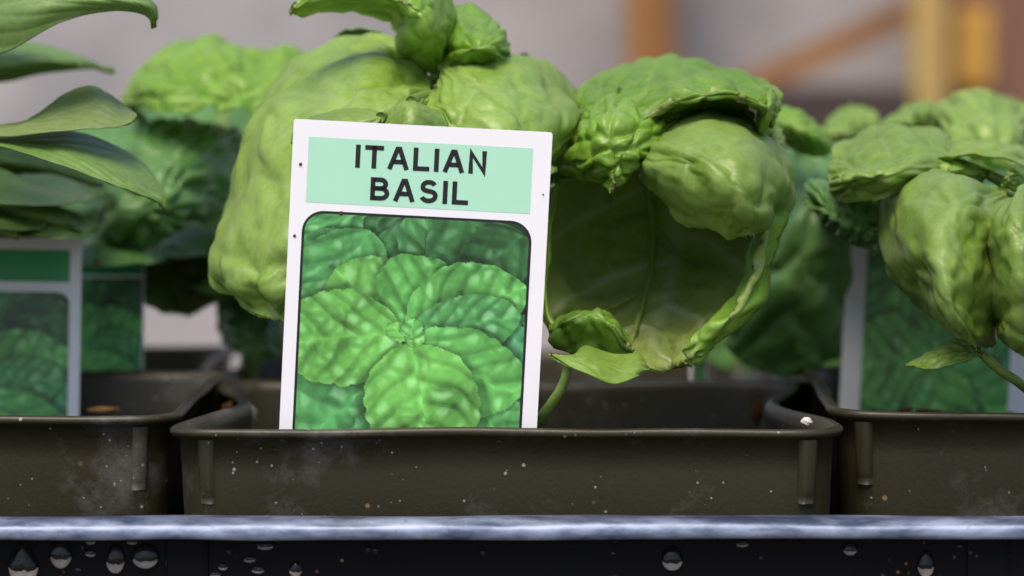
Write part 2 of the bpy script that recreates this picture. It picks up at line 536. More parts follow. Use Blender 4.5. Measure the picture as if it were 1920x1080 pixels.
def make_pot(cx, cy, rot, label, bow=0.0022, rimz=RIM_Z, tilt=0.0, lugs=True, group=None, roll=0.0, seed=0):
    base = 0.0025
    root = empty('plant_pot', (cx, cy, base)); tag(root, label, 'pot', group)
    n = 160
    half = 0.0460
    levels = [  # (z below rim, shrink, inner?)
        (0.0755 - 0.003, 0.0060), (0.060, 0.0048), (0.040, 0.0032), (0.020, 0.0021), (0.012, 0.0018), (0.0060, 0.0016), (0.0016, 0.0014),
        (0.0013, 0.0004), (0.0008, 0.0), (0.0003, 0.0001), (0.0, 0.0006), (0.0001, 0.0014), (0.0008, 0.0020), (0.0020, 0.0024),
        (0.020, 0.0031), (0.050, 0.0048), (0.0755 - 0.003, 0.0070)]
    P = []
    cr, sr = math.cos(rot), math.sin(rot)
    th = np.arange(n) / n * 2 * math.pi
    def xf(o, z):
        x = o[:, 0] * cr - o[:, 1] * sr
        y = o[:, 0] * sr + o[:, 1] * cr
        zz = z + tilt * x + roll * y
        return np.stack([cx + x, cy + y, zz], -1)
    for dz, sh in levels:
        o = pot_outline(n, half - sh, max(0.0066 - sh * 0.5, 0.003), bow * math.exp(-dz / 0.03), 0.0002)
        wob = 0.00025 * np.sin(th * 3 + seed) + 0.00018 * np.sin(th * 7 + 2 * seed)
        k = math.exp(-dz / 0.02)
        o = o * (1 + (wob * k / half))[:, None]
        z = rimz - dz + (0.00010 * np.sin(th * 5 + seed * 1.7) + 0.00008 * np.sin(th * 11 + seed)) * k
        P.append(xf(o, z))
    P = np.array(P)
    f = grid_faces(len(levels), n, closed=True, flip=False)
    body = mesh_obj('pot_wall', P.reshape(-1, 3), f, M['pot'], root)
    bo = xf(pot_outline(n, half - 0.0058, 0.005, 0), rimz - 0.0723)
    vv = np.concatenate([bo, bo + np.array([0, 0, -0.0008])])
    mesh_obj('pot_base', vv, [list(range(n))[::-1], list(range(n, 2 * n))] + [(i, (i + 1) % n, n + (i + 1) % n, n + i) for i in range(n)], M['pot'], root, smooth=False)
    if lugs:
        for sx in (-1, 1):
            # raised tongue on the front corners
            o = []
            rows = 9
            a0 = -math.pi / 2 + sx * R(22)
            for i in range(rows):
                s = i / (rows - 1)
                dz = 0.0016 + s * 0.0088
                sh = 0.0014 + dz * 0.035
                wdt = 0.0011 * (1 - 0.12 * s)
                out = 0.0009 * (1 - 0.15 * s) if s < 0.97 else 0.0004
                rad = 0.0066 - sh * 0.5
                ccx, ccy = sx * (half - sh - rad), -(half - sh - rad)
                nrm = np.array([math.cos(a0), math.sin(a0)]); tan = np.array([-nrm[1], nrm[0]])
                c0 = np.array([ccx, ccy]) + nrm * rad
                for tt, oo in ((-1.25, -0.0004), (-0.95, out * 0.75), (-0.5, out), (0.5, out), (0.95, out * 0.75), (1.25, -0.0004)):
                    q = c0 + tan * tt * wdt + nrm * oo
                    o.append((q[0], q[1], rimz - dz))
            o = np.array(o)
            ends = o[-6:].copy(); 
            pv = xf(o[:, :2], o[:, 2])
            fb = grid_faces(rows, 6, flip=True).tolist()
            fb.append(list(range((rows - 1) * 6, rows * 6)))
            mesh_obj('stacking_lug', pv, fb, M['pot'], root)
    return root

def make_soil(cx, cy, rot, z, label, seed=0, half=0.0422):
    n = 60
    g = np.linspace(-1, 1, n)
    X, Y = np.meshgrid(g, g, indexing='ij')
    # squircle mapping keeps the sheet inside the rounded pot
    k = 0.93
    x = X * half * np.sqrt(1 - 0.16 * Y ** 2); y = Y * half * np.sqrt(1 - 0.16 * X ** 2)
    zz = z + 0.006 * vnoise(X * 4 + seed, Y * 4, seed) + 0.0045 * blister(X * 11 + seed, Y * 11, seed) + 0.002 * blister(X * 23, Y * 23, seed + 5)
    cr, sr = math.cos(rot), math.sin(rot)
    P = np.stack([cx + x * cr - y * sr, cy + x * sr + y * cr, zz], -1).reshape(-1, 3)
    o = mesh_obj('potting_soil', P, grid_faces(n, n, flip=True), M['soil'], loc=(cx, cy, z))
    return tag(o, label, 'soil', kind='stuff')

def crumb(name, px, py, d, size, mat, label, cat, group=None, seed=0, sq=(1, 1, 1), z=None):
    p = Wp(px, py, d)
    if z is not None: p.z = z
    bm = bmesh.new()
    bmesh.ops.create_icosphere(bm, subdivisions=3, radius=size)
    rnd = random.Random(seed)
    ph = [rnd.uniform(0, 6) for _ in range(6)]
    for v in bm.verts:
        q = v.co / size
        k = 1 + 0.22 * math.sin(q.x * 3 + ph[0]) * math.cos(q.y * 4 + ph[1]) + 0.12 * math.sin(q.z * 7 + ph[2] + q.x * 5)
        v.co = Vector((v.co.x * sq[0], v.co.y * sq[1], v.co.z * sq[2])) * k
        v.co = Matrix.Rotation(ph[3], 3, 'Z') @ v.co + p
    return tag(bm_obj(name, bm, mat, smooth=True, loc=tuple(p)), label, cat, group)

BX, BY = -0.0006, 0.0461
AX, AY = -0.0918, 0.0565
CX, CY = 0.0912, 0.0560
pots = [
    (BX, BY, 0.0, RIM_Z, 0.0, 0.0, 'olive brown square pot holding the bright tag with black lettering'),
    (AX, AY, R(-0.6), RIM_Z + 0.0009, 0.0, 0.0, 'olive brown square pot holding the plant with smooth pointed leaves'),
    (CX, CY, R(-2.2), RIM_Z + 0.0010, -0.012, 0.0, 'olive brown square pot with small drooping leaf hanging over its soil'),
]
for i, (x, y, r, z, tl, rl, lab) in enumerate(pots):
    make_pot(x, y, r, lab, bow=(0.0062, 0.0008, 0.0008)[i], rimz=z, tilt=tl, roll=rl, group='front row pots', seed=i * 1.3)
    make_soil(x, y, r, z - (0.0145, 0.0118, 0.0128)[i], ('dark potting soil in the pot with the lettered tag', 'dark potting soil in the pot with smooth pointed leaves', 'dark potting soil in the pot beside the strip edged tag')[i], seed=i * 7)
for i, (x, y, lab) in enumerate(((-0.0962, 0.1515, 'olive brown back row pot behind the pot with smooth pointed leaves'), (-0.0040, 0.1425, 'olive brown back row pot behind the lettered tag'), (0.0890, 0.1520, 'olive brown back row pot holding the tag with a wide white strip'))):
    make_pot(x, y, R((1, -1, 0.5)[i]), lab, rimz=RIM_Z - 0.001, lugs=False, group='back row pots', seed=5 + i)
    make_soil(x, y, 0, RIM_Z - 0.016, ('dark soil in the back pot under the crinkled dome leaf', 'dark soil in the back pot behind the lettered tag', 'dark soil in the back pot under the teal leaf')[i], seed=30 + i)

# ------------------------------------------------------------------ leaves
def leaf(parent, rows, mat='leaf', umat='leaf_u', side='top', puff=0.9, nv=6, cells=5, cellamp=0.5, cell2=0.15, ruff=0.0, low=0.6,
         base=0.18, tip=0.3, tipp=0.5, res=(90, 64), thick=0.38, seed=0, veinamp=1.0, vslope=0.3, cren=0.0, crenn=14,
         petiole=None, pr=0.75, name='leaf', label=None, midw=0.035):
    """rows: base -> tip, each a list of (px, py, depth mm) across the blade. Units of puff/cellamp/low/ruff/thick: mm"""
    nu, nvv = res
    rows = np.array([catmull(np.array(r, float), 33) for r in rows])        # (k, 33, 3)
    u = np.linspace(0, 1, nu)
    S = catmull(rows, 161)                                                    # along
    uu = 0.5 - 0.5 * np.cos(np.pi * u)                                        # denser at the ends
    uu = 0.6 * uu + 0.4 * u
    # width taper that rounds the ends
    wdt = np.ones(nu)
    mb = uu < base
    wdt[mb] = np.sqrt(np.maximum(0, 1 - (1 - uu[mb] / base) ** 2)) if base > 0 else 1
    mt = uu > 1 - tip
    q = (uu[mt] - (1 - tip)) / tip
    wdt[mt] *= np.maximum(0, 1 - q ** 2) ** tipp
    wdt = np.maximum(wdt, 0.012)
    v = np.linspace(-1, 1, nvv)
    edge = 1 + cren * np.abs(np.sin(np.pi * crenn * uu))
    Vv = v[None, :] * (wdt * edge)[:, None]
    Uu = np.repeat(uu[:, None], nvv, 1)
    fu = Uu * 160; iu = np.clip(fu.astype(int), 0, 159); fu = fu - iu
    fv = (np.clip(Vv, -1.03, 1.03) + 1) * 16; iv = np.clip(np.floor(fv).astype(int), 0, 31); fv = fv - iv
    fu = fu[..., None]; fv = fv[..., None]
    Pp = (S[iu, iv] * (1 - fu) * (1 - fv) + S[iu + 1, iv] * fu * (1 - fv) + S[iu, iv + 1] * (1 - fu) * fv + S[iu + 1, iv + 1] * fu * fv)
    P = Wn(Pp)
    # real size for the frequencies
    mid = P[:, nvv // 2]
    Lm = np.linalg.norm(np.diff(mid, axis=0), axis=1).sum() * 1000
    Wm = np.linalg.norm(np.diff(P[nu // 2], axis=0), axis=1).sum() * 1000 / 2
    X = Uu * Lm; Y = Vv * Wm
    av = np.abs(Vv)
    ph = (Uu - vslope * av ** 1.25) * nv + 0.5 * np.sign(Vv) * 0.35 + 0.12 * vnoise(X * .2, Y * .2, seed)
    fr = np.abs(ph - np.round(ph))                # 0 on a vein
    pil = 1 - np.exp(-(fr / 0.17) ** 1.6)
    mp = 1 - np.exp(-(av / 0.10) ** 1.4)
    side_fade = np.clip(1.15 - av, 0, 1) ** 0.5
    cs = cells / max(Lm, 1e-6) * 1.0
    jx = X * cs + 0.5 * vnoise(X * .25, Y * .25, seed + 3); jy = Y * cs + 0.5 * vnoise(X * .25 + 9, Y * .25, seed + 4)
    bl = blister(jx, jy, seed)
    bl2 = blister(jx * 2.3 + 5, jy * 2.3, seed + 2)
    hgt = puff * (pil - 0.6) * mp * side_fade + cellamp * (bl - 0.6) + cell2 * cellamp * (bl2 - 0.6) + low * 2 * vnoise(X * 0.11 + seed, Y * 0.11, seed + 6) \
        + 0.5 * low * vnoise(X * 0.3 + seed, Y * 0.3, seed + 7)
    hgt = hgt + puff * 0.5 * (mp - 1) 
    hgt = hgt + ruff * av ** 4 * np.sin(2 * np.pi * (crenn * 0.5) * Uu + 3 * np.sign(Vv) + seed) 
    hgt = hgt * (np.minimum(1, wdt * 1.3) ** 1.5)[:, None]
    def normals(P):
        du = np.gradient(P, axis=0); dv = np.gradient(P, axis=1)
        n = np.cross(du, dv); l = np.linalg.norm(n, axis=2, keepdims=True)
        n = n / np.maximum(l, 1e-12)
        bad = l[..., 0] < 1e-13
        if bad.any(): n[bad] = n[nu // 2, nvv // 2]
        return n
    n0 = normals(P)
    cpos = np.array([0, -CAM_D, CAM_H])
    c = P[nu // 2, nvv // 2]
    facing = np.dot(n0[nu // 2, nvv // 2], cpos - c)
    sgn = 1.0 if facing > 0 else -1.0
    if side == 'under': sgn = -sgn
    P = P + n0 * sgn * hgt[..., None] / 1000.0
    n1 = normals(P) * sgn
    edge_t = np.clip((1 - np.abs(v)[None, :] * np.ones((nu, 1))) * 8, 0.35, 1)[..., None]
    Pb = P - n1 * (thick / 1000.0) * edge_t
    vein = np.maximum(np.exp(-(fr / 0.045) ** 2) * np.clip(1.1 - av, 0, 1), np.exp(-(av / midw) ** 2) * np.clip(1.25 - Uu, 0, 1)) * veinamp
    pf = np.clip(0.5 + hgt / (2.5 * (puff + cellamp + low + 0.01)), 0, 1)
    nP = nu * nvv
    verts = np.concatenate([P.reshape(-1, 3), Pb.reshape(-1, 3)])
    fl = sgn > 0
    f1 = grid_faces(nu, nvv, 0, flip=not fl); f2 = grid_faces(nu, nvv, nP, flip=fl)
    f1 = f1[:, ::-1]; f2 = f2[:, ::-1]
    ring = [i * nvv for i in range(nu)] + [(nu - 1) * nvv + j for j in range(1, nvv)] + [i * nvv + nvv - 1 for i in range(nu - 2, -1, -1)] + [j for j in range(nvv - 2, 0, -1)]
    ring = np.array(ring); nx_ = np.roll(ring, -1)
    f3 = np.stack([ring, nx_, nx_ + nP, ring + nP], -1)
    if fl: f3 = f3[:, ::-1]
    faces = np.concatenate([f1, f2, f3])
    midx = np.concatenate([np.zeros(len(f1)), np.ones(len(f2)), np.zeros(len(f3))])
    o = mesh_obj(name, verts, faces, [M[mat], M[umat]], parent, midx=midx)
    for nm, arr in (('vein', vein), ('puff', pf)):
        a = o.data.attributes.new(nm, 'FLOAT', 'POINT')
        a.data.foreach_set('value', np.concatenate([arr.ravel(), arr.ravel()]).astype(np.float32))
    if label: o['label'] = label
    if petiole:
        b0 = P[1, nvv // 2]
        pts = [tuple(b0)] + [tuple(Wn(np.array(q, float))) for q in petiole]
        tube('petiole', pts, pr, M['stem'], o)
    return o

def tube(name, pts, r, mat, parent=None, r1=None, loc=None, n=10, ns=28):
    """world points, radius mm"""
    P = catmull(np.array(pts, float), ns)
    T = np.gradient(P, axis=0); T /= np.maximum(np.linalg.norm(T, axis=1, keepdims=True), 1e-12)
    up = np.array([0.31, 0.87, 0.17]); V = []
    for i in range(ns):
        s = np.cross(T[i], up); s /= np.linalg.norm(s); q = np.cross(T[i], s)
        rr = (r + ((r1 if r1 else r) - r) * i / (ns - 1)) / 1000
        for k in range(n):
            a = 2 * math.pi * k / n
            V.append(P[i] + rr * (s * math.cos(a) + q * math.sin(a)))
    f = grid_faces(ns, n, closed=True).tolist() + [list(range(n)), list(range((ns - 1) * n, ns * n))[::-1]]
    return mesh_obj(name, V, f, mat, parent, loc=loc)

def plant(name, cx, cy, label, cat, stem_pts, r=1.7, group=None, mat='stem'):
    root = empty(name, (cx, cy, RIM_Z - 0.0165)); tag(root, label, cat, group)
    tube('stem', [(cx, cy, RIM_Z - 0.020)] + [tuple(Wp(*p)) for p in stem_pts], r, M[mat], root, r1=r * 0.6)
    return root

# ---- middle plant
pb = plant('basil_plant', BX + 0.001, 0.046, 'large crinkled basil plant directly behind the tag with black lettering', 'basil plant',
           [(960, 520, 46), (955, 300, 46), (880, 150, 44), (835, 60, 42)])
# big drooping left leaf
leaf(pb, [
    [(800, 105, 52), (800, 125, 46), (805, 150, 38), (810, 178, 30), (810, 205, 26)],
    [(690, 62, 58), (690, 80, 44), (720, 150, 26), (770, 205, 18), (800, 240, 16)],
    [(545, 120, 58), (560, 140, 42), (630, 215, 20), (730, 290, 13), (800, 330, 13)],
    [(460, 230, 54), (480, 240, 36), (560, 320, 16), (680, 390, 10), (780, 430, 12)],
    [(425, 370, 50), (442, 375, 32), (520, 430, 14), (630, 490, 10), (720, 530, 12)],
    [(395, 500, 44), (410, 505, 28), (470, 525, 14), (560, 560, 12), (640, 600, 14)],
    [(432, 578, 34), (446, 578, 24), (490, 592, 16), (540, 612, 15), (585, 640, 17)],
    ], puff=0.7, nv=4, cells=5, cellamp=0.7, low=1.2, base=0.12, tip=0.18, tipp=0.4, res=(150, 110), seed=4, cren=0.02, crenn=12, vslope=0.25, midw=0.02,
    petiole=[(845, 140, 42), (870, 165, 45)])
# right dome leaf behind the top of the tag
leaf(pb, [
    [(850, 96, 50), (838, 108, 44), (828, 125, 38), (822, 145, 34), (818, 165, 32)],
    [(940, 92, 56), (920, 105, 40), (880, 140, 26), (830, 180, 22), (795, 200, 24)],
    [(1030, 112, 60), (1005, 130, 38), (940, 180, 20), (860, 220, 16), (800, 240, 18)],
    [(1090, 185, 58), (1060, 190, 36), (990, 240, 16), (900, 280, 13), (830, 300, 16)],
    [(1092, 240, 50), (1068, 255, 32), (1010, 310, 16), (930, 350, 13), (870, 370, 16)],
    [(1062, 285, 40), (1040, 300, 28), (1000, 370, 18), (960, 410, 16), (920, 420, 18)],
    ], puff=0.7, nv=3, cells=4, cellamp=0.5, low=0.7, base=0.12, tip=0.22, tipp=0.45, res=(130, 96), seed=21, cren=0.012, vslope=0.3, midw=0.02,
    petiole=[(845, 130, 42), (870, 165, 45)])
# small dome leaf
leaf(pb, [
    [(740, 196, 18), (770, 190, 14), (800, 196, 18)],
    [(716, 214, 16), (770, 200, 9), (832, 214, 16)],
    [(706, 250, 14), (770, 240, 7), (838, 250, 14)],
    [(720, 290, 14), (770, 285, 9), (820, 290, 14)],
    ], puff=0.15, cellamp=0.1, low=0.3, base=0.3, res=(50, 40), seed=5, petiole=[(790, 182, 26), (850, 170, 40)])
# low leaf just showing above the tag
leaf(pb, [
    [(720, 205, 16), (715, 220, 13), (715, 240, 12)],
    [(640, 205, 18), (640, 225, 12), (650, 260, 11)],
    [(570, 220, 20), (570, 240, 13), (580, 280, 12)],
    [(545, 250, 20), (545, 265, 15), (555, 290, 14)],
    ], puff=0.15, cellamp=0.1, low=0.3, res=(50, 40), seed=6, base=0.2, petiole=[(760, 215, 22), (850, 190, 40)])
# top leaf with a strip-like tip to the side
leaf(pb, [
    [(815, 152, 44), (825, 140, 40), (838, 125, 40), (842, 110, 42)],
    [(748, 105, 48), (790, 90, 32), (835, 70, 32), (860, 40, 42)],
    [(734, 60, 48), (770, 42, 30), (815, 20, 30), (845, -15, 42)],
    [(728, 45, 44), (745, 18, 30), (770, -15, 30), (800, -40, 40)],
    [(665, 24, 40), (675, 0, 32), (690, -30, 30), (705, -60, 38)],
    [(590, 28, 36), (590, 5, 30), (592, -20, 30), (595, -45, 34)],
    [(545, 46, 34), (545, 28, 30), (550, 8, 30), (560, -12, 32)],
    ], mat='leaf_c', puff=0.3, nv=4, cells=6, cellamp=0.4, cell2=0.05, low=0.8, base=0.10, tip=0.12, tipp=0.5, res=(150, 90), seed=8, cren=0.02, crenn=16,
    petiole=[(850, 165, 44)])
# its partner to the other side
leaf(pb, [
    [(815, 128, 42), (825, 105, 42), (818, 60, 50)],
    [(845, 148, 42), (848, 90, 34), (835, 18, 52)],
    [(888, 150, 40), (888, 85, 30), (876, 10, 52)],
    [(930, 140, 40), (930, 82, 32), (918, 30, 50)],
    [(955, 118, 44), (953, 84, 40), (944, 52, 48)],
    ], mat='leaf_c', puff=0.45, nv=3, cells=4, cellamp=0.45, cell2=0.05, low=0.8, base=0.1, tip=0.22, tipp=0.3, res=(110, 80), seed=13, vslope=0.5,
    petiole=[(850, 165, 45)])
# dark arching leaf behind
leaf(pb, [
    [(815, 190, 62), (820, 160, 60), (815, 150, 58)],
    [(760, 170, 66), (770, 130, 62), (775, 112, 58)],
    [(700, 120, 70), (705, 85, 66), (715, 62, 60)],
    [(650, 95, 70), (655, 70, 66), (662, 54, 62)],
    [(618, 90, 68), (622, 76, 66), (628, 62, 64)],
    ], side='under', umat='leaf_r', puff=0.3, cellamp=0.2, low=0.2, res=(70, 30), seed=3, tip=0.2, petiole=[(860, 190, 50)])
# leaf edge peeping out behind the right dome
leaf(pb, [
    [(1010, 260, 72), (1000, 210, 72), (990, 150, 78)],
    [(1060, 250, 66), (1055, 190, 66), (1040, 130, 76)],
    [(1100, 240, 64), (1095, 200, 64), (1080, 155, 72)],
    ], mat='leaf', puff=0.5, cellamp=0.4, low=0.4, res=(50, 40), seed=9, petiole=[(940, 220, 52)])
# ---- right half of the middle plant
# crinkled top leaf with folded lip
leaf(pb, [
    [(1085, 235, 56), (1085, 205, 50), (1086, 212, 42), (1090, 232, 36), (1094, 250, 36), (1100, 262, 40)],
    [(1100, 190, 66), (1112, 152, 58), (1138, 176, 38), (1162, 218, 28), (1176, 250, 26), (1188, 266, 34)],
    [(1180, 150, 76), (1188, 120, 62), (1212, 146, 40), (1236, 180, 27), (1250, 206, 24), (1262, 218, 33)],
    [(1270, 140, 82), (1268, 106, 66), (1282, 134, 42), (1300, 164, 26), (1310, 186, 22), (1322, 197, 32)],
    [(1360, 150, 82), (1350, 120, 64), (1358, 140, 42), (1370, 160, 25), (1380, 182, 21), (1388, 196, 31)],
    [(1440, 180, 74), (1428, 142, 58), (1432, 156, 40), (1436, 180, 27), (1436, 205, 23), (1428, 226, 32)],
    [(1470, 220, 60), (1462, 185, 50), (1462, 195, 40), (1456, 218, 32), (1448, 240, 29), (1438, 262, 34)],
    ], mat='leaf_c', puff=0.45, nv=4, cells=6, cellamp=0.75, cell2=0.05, low=1.0, base=0.08, tip=0.14, tipp=0.4, res=(170, 130), seed=17,
    petiole=[(1060, 270, 46), (970, 330, 46)])
# underside lobe below the folded lip
leaf(pb, [
    [(1262, 205, 34), (1270, 235, 42), (1290, 275, 44)],
    [(1330, 185, 31), (1335, 225, 46), (1345, 285, 50)],
    [(1395, 190, 31), (1395, 230, 46), (1398, 300, 52)],
    [(1428, 228, 34), (1428, 262, 42), (1425, 305, 48)],
    ], side='under', umat='leaf_c', puff=0.5, cellamp=0.5, low=0.4, res=(70, 50), seed=22, base=0.1, tip=0.2)
# puckered fold of leaf at the far end of the lip
leaf(pb, [
    [(1432, 172, 34), (1448, 166, 28), (1462, 180, 38)],
    [(1424, 205, 31), (1442, 206, 24), (1460, 214, 38)],
    [(1414, 245, 32), (1432, 246, 26), (1448, 250, 38)],
    [(1408, 278, 35), (1420, 280, 31), (1434, 280, 38)],
    ], mat='leaf_c', puff=0.15, cellamp=0.3, cells=3, low=0.4, res=(60, 36), seed=23, base=0.25, tip=0.3)
# heavily blistered left mass with a small pointed tip
leaf(pb, [
    [(1075, 215, 44), (1110, 190, 40), (1165, 170, 40), (1215, 185, 40), (1255, 205, 42)],
    [(1052, 262, 36), (1095, 240, 26), (1155, 220, 22), (1225, 225, 24), (1280, 225, 32)],
    [(1040, 310, 36), (1085, 300, 24), (1145, 285, 18), (1205, 280, 20), (1270, 268, 30)],
    [(1090, 340, 34), (1110, 335, 26), (1145, 330, 18), (1180, 320, 20), (1215, 312, 28)],
    [(1135, 362, 24), (1140, 360, 21), (1146, 360, 19), (1152, 358, 20), (1158, 355, 22)],
    ], mat='leaf_c', puff=0.4, nv=3, cells=6, cellamp=0.85, cell2=0.12, low=1.1, base=0.14, tip=0.35, tipp=0.75, res=(140, 130), seed=29, cren=0.015, crenn=9, ruff=0.2,
    petiole=[(1040, 260, 46), (970, 340, 46)])
# bulbous front right leaf
leaf(pb, [
    [(1262, 238, 40), (1235, 245, 34), (1205, 262, 30), (1190, 285, 30), (1190, 305, 32)],
    [(1345, 210, 44), (1320, 226, 26), (1265, 265, 16), (1220, 300, 18), (1200, 335, 26)],
    [(1425, 235, 44), (1400, 250, 22), (1340, 295, 8), (1270, 335, 12), (1228, 368, 22)],
    [(1478, 300, 40), (1450, 308, 20), (1390, 345, 6), (1320, 385, 10), (1275, 408, 20)],
    [(1482, 375, 36), (1458, 380, 20), (1415, 400, 8), (1360, 420, 12), (1320, 433, 20)],
    [(1448, 425, 30), (1436, 430, 22), (1412, 440, 14), (1385, 447, 16), (1358, 448, 20)],
    ], mat='leaf', puff=0.65, nv=3, cells=3, cellamp=0.45, cell2=0.03, low=1.0, base=0.14, tip=0.2, tipp=0.4, res=(150, 110), seed=31, cren=0.012, vslope=0.35, midw=0.02,
    petiole=[(1150, 285, 38), (1000, 350, 46)])
# the big leaf seen from beneath, its margin rolled in towards the viewer
big = leaf(pb, [
    [(1054, 327, 36.2), (1046, 327, 37.2), (1036, 330, 40.6), (1075, 322, 48.8), (1140, 315, 56.9), (1210, 310, 59.2), (1300, 320, 56.9), (1390, 350, 47.6), (1450, 362, 40.6), (1472, 370, 32.0), (1442, 378, 24.0), (1424, 376, 30.0)],
    [(1032, 410, 32.0), (1024, 410, 33.0), (1014, 410, 37.2), (1060, 405, 47.6), (1130, 405, 56.9), (1218, 400, 58.0), (1310, 405, 56.9), (1400, 412, 46.4), (1448, 420, 38.3), (1466, 427, 28.0), (1432, 432, 21.0), (1412, 430, 28.0)],
    [(1024, 500, 26.8), (1016, 500, 27.8), (1006, 500, 32.8), (1050, 500, 43.2), (1120, 500, 51.4), (1218, 495, 51.7), (1310, 495, 50.5), (1385, 502, 39.7), (1430, 512, 32.0), (1450, 522, 21.4), (1412, 520, 13.6), (1390, 514, 20.9)],
    [(1030, 578, 20.8), (1022, 578, 21.8), (1010, 580, 25.7), (1050, 582, 33.4), (1110, 585, 40.2), (1200, 580, 40.5), (1290, 575, 39.6), (1345, 582, 31.1), (1385, 594, 22.8), (1402, 606, 14.1), (1364, 598, 9.6), (1342, 590, 15.1)],
    [(1074, 640, 15.9), (1066, 640, 16.9), (1056, 642, 19.8), (1080, 640, 26.2), (1130, 640, 29.7), (1188, 635, 31.3), (1250, 640, 29.7), (1295, 645, 23.6), (1322, 652, 15.2), (1332, 660, 12.1), (1306, 652, 11.8), (1288, 648, 11.6)],
    [(1158, 686, 13.0), (1150, 686, 14.0), (1140, 690, 16.0), (1160, 688, 18.0), (1185, 692, 20.0), (1225, 694, 21.0), (1262, 694, 20.0), (1275, 690, 17.0), (1284, 684, 14.0), (1289, 676, 12.5), (1285, 672, 12.5), (1280, 672, 12.5)],
    ], side='under', mat='leaf_c', puff=0.35, nv=3, cells=5, cellamp=0.6, cell2=0.05, low=0.9, base=0.02, tip=0.10, tipp=0.3, res=(130, 140), seed=33, vslope=0.5, midw=0.03,
    petiole=[(1150, 300, 66), (1000, 380, 48)])
tube('midrib', [tuple(Wp(*q)) for q in ((1212, 330, 57.1), (1222, 400, 56.2), (1224, 460, 53.9), (1218, 520, 47.5), (1204, 575, 39.6), (1188, 625, 31.2), (1180, 650, 27.6))], 0.75, M['leaf_u'], big, r1=0.35)
for q in (((1222, 420, 55.7), (1270, 470, 52.6), (1330, 500, 47.0)), ((1216, 520, 47.5), (1262, 560, 41.4), (1310, 590, 34.3)), ((1210, 545, 44.2), (1150, 575, 39.9), (1100, 600, 33.6))):
    tube('side_vein', [tuple(Wp(*p)) for p in q], 0.32, M['leaf_u'], big, r1=0.12)
# rolled margin low on the tag side
leaf(pb, [
    [(1022, 640, 17.0), (1030, 610, 15.1), (1045, 600, 23.8)],
    [(1055, 660, 13.6), (1065, 592, 10.4), (1085, 590, 24.5)],
    [(1105, 672, 13.0), (1112, 584, 10.9), (1130, 590, 24.5)],
    [(1150, 680, 13.0), (1150, 605, 9.4), (1166, 612, 21.0)],
    [(1192, 690, 13.0), (1186, 655, 11.0), (1192, 655, 16.1)],
    ], mat='leaf_c', puff=0.6, nv=3, cells=3, cellamp=0.6, low=0.5, res=(70, 50), seed=36, base=0.14, tip=0.2)
# small plain leaf on its own long stalk
leaf(pb, [
    [(1034, 668, 4.5), (1034, 668, 4.5), (1034, 668, 4.5)],
    [(1075, 664, 5.5), (1070, 674, 1.5), (1066, 684, -0.5)],
    [(1098, 645, 9.5), (1110, 675, 0.5), (1112, 704, -2.5)],
    [(1150, 660, 9.5), (1155, 686, 1.5), (1152, 717, -1.5)],
    [(1195, 662, 8.5), (1196, 684, 3.5), (1190, 706, 0.5)],
    [(1220, 688, 8.5), (1218, 692, 6.5), (1214, 697, 4.5)],
    ], mat='leaf', puff=0.25, nv=3, cells=3, cellamp=0.1, low=0.3, base=0.0, tip=0.18, tipp=0.5, res=(60, 40), seed=37, thick=0.5)
tube('leaf_stalk', [tuple(Wp(*q)) for q in ((1066, 676, 2.2), (1056, 720, 3.2), (1035, 755, 5), (1008, 792, 8), (975, 840, 16), (960, 930, 34))], 0.62, M['stem'], pb, r1=0.85)
# small leaf between the cluster and the right-hand plants
leaf(pb, [
    [(1425, 262, 60), (1430, 240, 58), (1440, 222, 60)],
    [(1440, 305, 56), (1452, 270, 50), (1462, 245, 58)],
    [(1450, 325, 56), (1462, 300, 52), (1470, 285, 58)],
    ], mat='leaf', puff=0.4, cellamp=0.3, res=(40, 30), seed=38)

tube('withered_tip', [tuple(Wp(958, 124, 84)), tuple(Wp(968, 112, 82)), tuple(Wp(986, 107, 80))], 0.5, M['soil'], pb, r1=0.65)
# ---- right plant
pc = plant('basil_plant', CX + 0.010, 0.056, 'pale puffed basil plant with a small drooping leaf, below the yellow post', 'basil plant',
           [(1985, 560, 50), (1960, 420, 50), (1930, 330, 48)], group=None)
leaf(pc, [   # large puffed leaf
    [(1905, 385, 40), (1895, 372, 36), (1880, 360, 34), (1865, 350, 38), (1850, 345, 44)],
    [(1892, 440, 28), (1872, 408, 18), (1820, 365, 14), (1758, 328, 30), (1735, 312, 50)],
    [(1886, 500, 24), (1855, 460, 12), (1780, 405, 9), (1700, 362, 26), (1668, 342, 48)],
    [(1880, 560, 20), (1835, 520, 6), (1760, 468, 4), (1675, 428, 20), (1645, 415, 42)],
    [(1872, 615, 18), (1830, 578, 5), (1765, 535, 1), (1695, 508, 16), (1666, 496, 36)],
    [(1862, 650, 18), (1828, 628, 6), (1785, 595, 2), (1738, 575, 14), (1712, 568, 32)],
    [(1848, 660, 20), (1826, 650, 10), (1800, 632, 8), (1770, 616, 15), (1750, 608, 28)],
    ], puff=0.55, nv=3, cells=3, cellamp=0.45, cell2=0.03, low=1.0, base=0.12, tip=0.16, tipp=0.4, res=(140, 110), seed=41, cren=0.015, crenn=10, vslope=0.3, midw=0.02,
    petiole=[(1925, 380, 44), (1945, 380, 48)])
